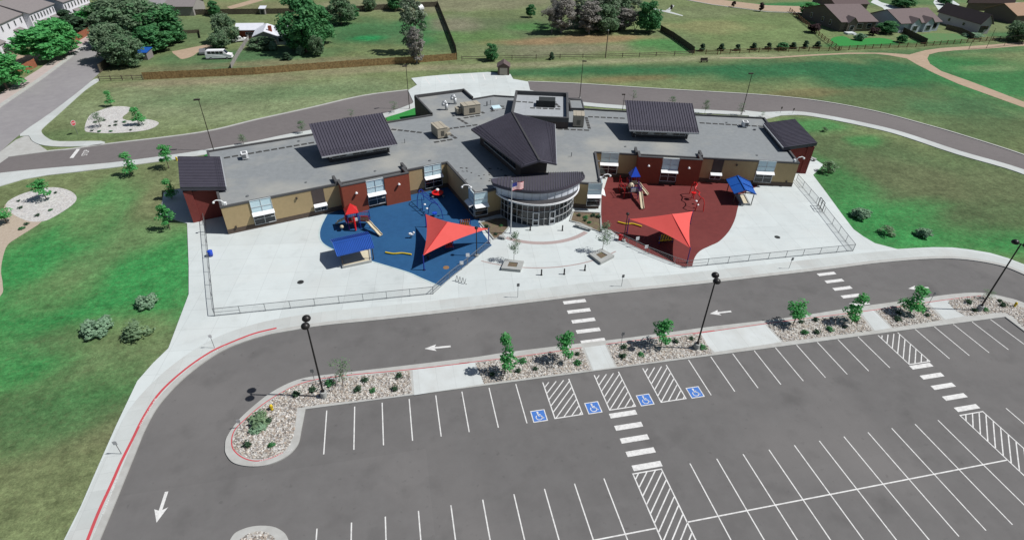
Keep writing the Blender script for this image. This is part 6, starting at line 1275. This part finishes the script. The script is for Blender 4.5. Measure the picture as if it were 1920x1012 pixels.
def townhouse(t, e_r, e_l, dep, ze=6.6, zr=9.4):
    A = G(*e_l, ze); B = G(*e_r, ze); d = (B-A).normalized(); n = Vector((-d.y, d.x, 0)); R = A+n*dep; R.z = zr; px = PX(R)
    r = gable(t, e_l, e_r, px, ze, zr, 'siding_white', 'shingle_grey', inset=.4, wins=[(0, .06+.125*i, 4.4, .75, 1.5) for i in range(8)]+[(0, .12+.25*i, 1.0, 1.1, 1.7) for i in range(4)])
    P = r[6]; d = r[4]; nn = -r[5]; L = (P[1]-P[0]).length
    for i in range(2):
        q = P[0]+d*(L*(.28+.46*i)); m = MB(); m.prism([q, q+d*3.4, q+d*3.4+nn*1.6, q+nn*1.6], 0, 2.9); f = m.build('porch_bay', 'siding_white', t)
        m = MB(); U = Vector((0, 0, 1)); m.slab3([q+d*-.3+nn*1.9+U*2.9, q+d*3.7+nn*1.9+U*2.9, q+d*3.7+U*3.8, q-d*.3+U*3.8], .15); m.build('porch_roof', 'shingle_grey', f)
        m = MB(); m.prism([q+d*1.1+nn*1.6, q+d*2.1+nn*1.6, q+d*2.1+nn*1.65, q+d*1.1+nn*1.65], .1, 2.2); m.build('door', 'siding_grey', f)
    return r
townhouse(t, (44, 25), (-60, 72), 7)
t = house('white two storey townhouse with grey roof behind the twin street trees', (80, 60), group='townhouses', nm='townhouse'); townhouse(t, (102, 7), (54, 26), 8)
t = house('white townhouse farthest up the street with pine trees before it', (140, 40), group='townhouses', nm='townhouse'); townhouse(t, (166, -12), (117, 5), 7)
t = house('brown roofed taupe house with small front gable, leftmost of the garden houses', (1615, 55)); r = gable(t, (1578, 42), (1648, 41), (1570, 8), 3.2, 6.6, 'siding_taupe', 'shingle_brown', wins=[(0, .55, .9, 2.2, 1.7), (0, .82, .9, 1.8, 1.6), (1, .25, 1.0, 1.3, 1.7), (1, .45, 1., 1.3, 1.7), (1, .75, 1., 1.3, 1.7)])
def dormer(root, r, t0, t1, wall, roofm, out=.9, zt=4.6, win=(1.6, 1.5)):
    E0, E1, R0, R1, d, n, P = r; L = (E1-E0).length; a = P[0]+d*(L*t0); b = P[0]+d*(L*t1); U = Vector((0, 0, 1)); mid = (a+b)/2; a2, b2 = a-n*out, b-n*out; m2 = (a2+b2)/2; m = MB()
    m.prism([a2, b2, b+n*.5, a+n*.5], 0, 3.1); m.add([a2+U*3.1, b2+U*3.1, m2+U*zt], [(0, 1, 2)]); f = m.build('front_gable', wall, root)
    m = MB(); bk = n*3.0; o = d*.3
    m.slab3([a2-o-n*.3+U*2.95, m2-n*.3+U*(zt+.15), mid+bk+U*(zt+.15), a-o+n*1.4+U*2.95], .12); m.slab3([b2+o-n*.3+U*2.95, m2-n*.3+U*(zt+.15), mid+bk+U*(zt+.15), b+o+n*1.4+U*2.95], .12); m.build('roof', roofm, f)
    q = m2-n*.03; w, h = win; m = MB(); m.prism([q-d*w/2, q+d*w/2, q+d*w/2-n*.05, q-d*w/2-n*.05], .6, .6+h); wf = m.build('window', 'frame', f); m = MB(); m.prism([q-d*(w/2-.12), q+d*(w/2-.12), q+d*(w/2-.12)-n*.07, q-d*(w/2-.12)-n*.07], .72, .5+h); m.build('pane', 'glass', wf)
dormer(t, r, .14, .38, 'siding_taupe', 'shingle_brown')
m = MB(); q = G(1593, 64); m.box(q+Vector((0, 0, .25)), (3.2, 2.2, .5)); m.box(q+Vector((1.2, -1.5, .12)), (2, 1., .25)); m.build('porch_step', 'concrete', t)
t = house('mauve roofed pale blue house with two small front gables', (1730, 55)); r = gable(t, (1690, 45), (1768, 41), (1678, 17), 3.1, 6.2, 'siding_blue', 'shingle_brown', wins=[(0, .88, .8, 2.2, 1.9)]); dormer(t, r, .22, .42, 'siding_blue', 'shingle_brown', win=(2, 1.7)); dormer(t, r, .54, .74, 'siding_blue', 'shingle_brown', win=(2, 1.7))
t = house('dark roofed house with pale pink gable wall facing the field', (1850, 50)); r = gable(t, (1840, 46), (1757, 22), (1873, 31), 3.3, 6.4, 'siding_pink', 'shingle_dark', wins=[(1, .25, .4, 2.2, 2.4), (1, .62, 1.3, 1.8, 1.4), (0, .35, 1.2, 1.2, 1.2), (0, .7, 1.2, 1.2, 1.2)])
t = house('tan roofed house cut by the upper right picture edge', (1915, 30)); gable(t, (1908, 30), (2010, 24), (1896, 6), 3, 6, 'siding_taupe', 'shingle_tan')
t = house('dark brown roofed house behind the leftmost garden house', (1600, 5)); gable(t, (1566, 9), (1632, 8), (1562, -14), 3, 6, 'siding_taupe', 'shingle_dark')
t = house('grey roofed house at the upper left beyond the rear yard fence', (340, 18)); gable(t, (306, 13), (362, 13), (300, -6), 3, 5, 'siding_grey', 'shingle_grey')
t = house('dark roofed house at the top edge beyond the upper driveway', (1820, 0)); gable(t, (1812, 5), (1900, 6), (1806, -10), 3, 6, 'siding_taupe', 'shingle_dark')
C6 = crop(320, 0, 280/1915)
t = house('low white roofed house with red chimney under the giant tree', (500, 60)); gable(t, C6([(810, 390)])[0], C6([(1175, 386)])[0], C6([(795, 300)])[0], 2.7, 3.9, 'brick', 'roof_white', wins=[(0, .5, .8, 2.2, 1.2)])
gable(t, C6([(1040, 472)])[0], C6([(1092, 365)])[0], C6([(1178, 425)])[0], 2.75, 4.1, 'siding_grey', 'roof_white'); gable(t, C6([(1300, 463)])[0], C6([(1500, 460)])[0], C6([(1318, 335)])[0], 2.65, 3.8, 'siding_blue', 'roof_white', wins=[(0, .5, .8, 1.6, 1.2)])
q = G(*C6([(1285, 432)])[0], 2.8); MB().box(q+Vector((0, 0, .6)), (.9, .9, 3.0)).build('chimney', 'brick', t)
# yard sheds
def shed(px0, px1, dep, hh, wall, roofm, lab, nm='garden_shed'):
    a, b = G(*px0), G(*px1); d = (b-a).normalized(); n = Vector((-d.y, d.x, 0)); t = thing(nm, lab, 'shed', (a+b)/2); MB().prism([a, b, b+n*dep, a+n*dep], 0, hh).build('wall', wall, t); U = Vector((0, 0, 1)); e = .25
    MB().slab3([a-d*e-n*e+U*(hh+.08), b+d*e-n*e+U*(hh+.08), b+d*e+n*(dep+e)+U*(hh+.5), a-d*e+n*(dep+e)+U*(hh+.5)], .1).build('roof', roofm, t)
    q = a.lerp(b, .5)-n*.03; MB().prism([q-d*.5, q+d*.5, q+d*.5-n*.04, q-d*.5-n*.04], .02, hh*.82).build('door', 'hvac_dark', t)
shed((253, 113), (278, 113), 3.5, 1.9, 'shingle_grey', 'blue_roof2', 'low shed with bright blue roof beside the willow'); shed((488, 28), (498, 28), 2.5, 1.9, 'siding_grey', 'roof_white', 'little white shed by the weathered rear fence')
# vehicles
def vehicle(nm, lab, px, ang, L=4.5, Wd=1.8, H=1.45, body='white', van=False, cat='car'):
    p = G(*px); t = thing(nm, lab, cat, p); t.rotation_euler = (0, 0, ang)
    def loc(o): o.location = (0, 0, 0); return o
    ROOT[t.name] = Vector((0, 0, 0)); l = L/2
    prof = [(-l, .35), (-l, H*.62), (-l+.15, H*.95), (-l+.5, H), (l-1.9, H), (l-1.1, H*.58), (l-.1, H*.5), (l, .35)] if van else [(-l, .35), (-l, H*.6), (-l+.7, H*.68), (-l+1.2, H), (l-2.0, H), (l-1.3, H*.66), (l-.1, H*.52), (l, .35)]
    m = MB(); n = len(prof); vs = [(x, -Wd/2+(.12 if z > H*.8 else 0), z) for x, z in prof]+[(x, Wd/2-(.12 if z > H*.8 else 0), z) for x, z in prof]
    m.add(vs, [tuple(range(n))]+[tuple(reversed(range(n, 2*n)))]+[(i, n+i, n+(i+1) % n, (i+1) % n)[::-1] for i in range(n)]); m.build('body', body, t)
    x0 = -l+.6 if van else -l+1.1; x1 = l-1.9
    for s in (-1, 1):
        k = 4 if van else 2
        for i in range(k): a = x0+(x1-x0)*i/k; MB().box(((a+(x1-x0)/k/2), s*(Wd/2-.04), H*.78), ((x1-x0)/k*.82, .06, H*.26)).build('side_window', 'glass', t)
    m = MB(); m.slab3([Vector((x1+.06, -Wd*.4, H*.97)), Vector((x1+.06, Wd*.4, H*.97)), Vector((x1+.78, Wd*.42, H*.64)), Vector((x1+.78, -Wd*.42, H*.64))], .03); m.build('windscreen', 'glass', t)
    for sx in (-l*.62, l*.62):
        for sy in (-1, 1):
            w = MB().tube((sx, sy*(Wd/2-.12), .33), (sx, sy*(Wd/2+.03), .33), .33, .33, 14).build('wheel', 'black', t); MB().tube((sx, sy*(Wd/2-.05), .33), (sx, sy*(Wd/2+.05), .33), .17, .17, 10).build('rim', 'silver', w)
    for sy in (-1, 1): MB().box((l-.04, sy*Wd*.36, H*.42), (.1, .28, .16)).build('headlight', 'silver', t)
    return t
vehicle('camper_van', 'long white camper van parked on the yard grass', (413, 110), R_(-2), 6.6, 2.1, 2.3, 'white', True, 'van'); vehicle('parked_car', 'small dark car just left of the white camper van', (382, 101), R_(95), 4, 1.7, 1.4, 'grey_metal')
vehicle('parked_car', 'small white vehicle at the top corner of the big yard', (787, 18), R_(110), 4.2, 1.8, 1.7, 'white'); vehicle('parked_car', 'dark car on the driveway at the far top street', (1541, 7), R_(120), 4.6, 1.9, 1.5, 'black'); vehicle('parked_car', 'dark car on the curved driveway behind the dark roofed house', (1768, 5), R_(150), 4.6, 1.9, 1.5, 'black'); vehicle('parked_car', 'white car parked beside the white roofed house', (451, 78), R_(20), 4.4, 1.8, 1.4, 'white')
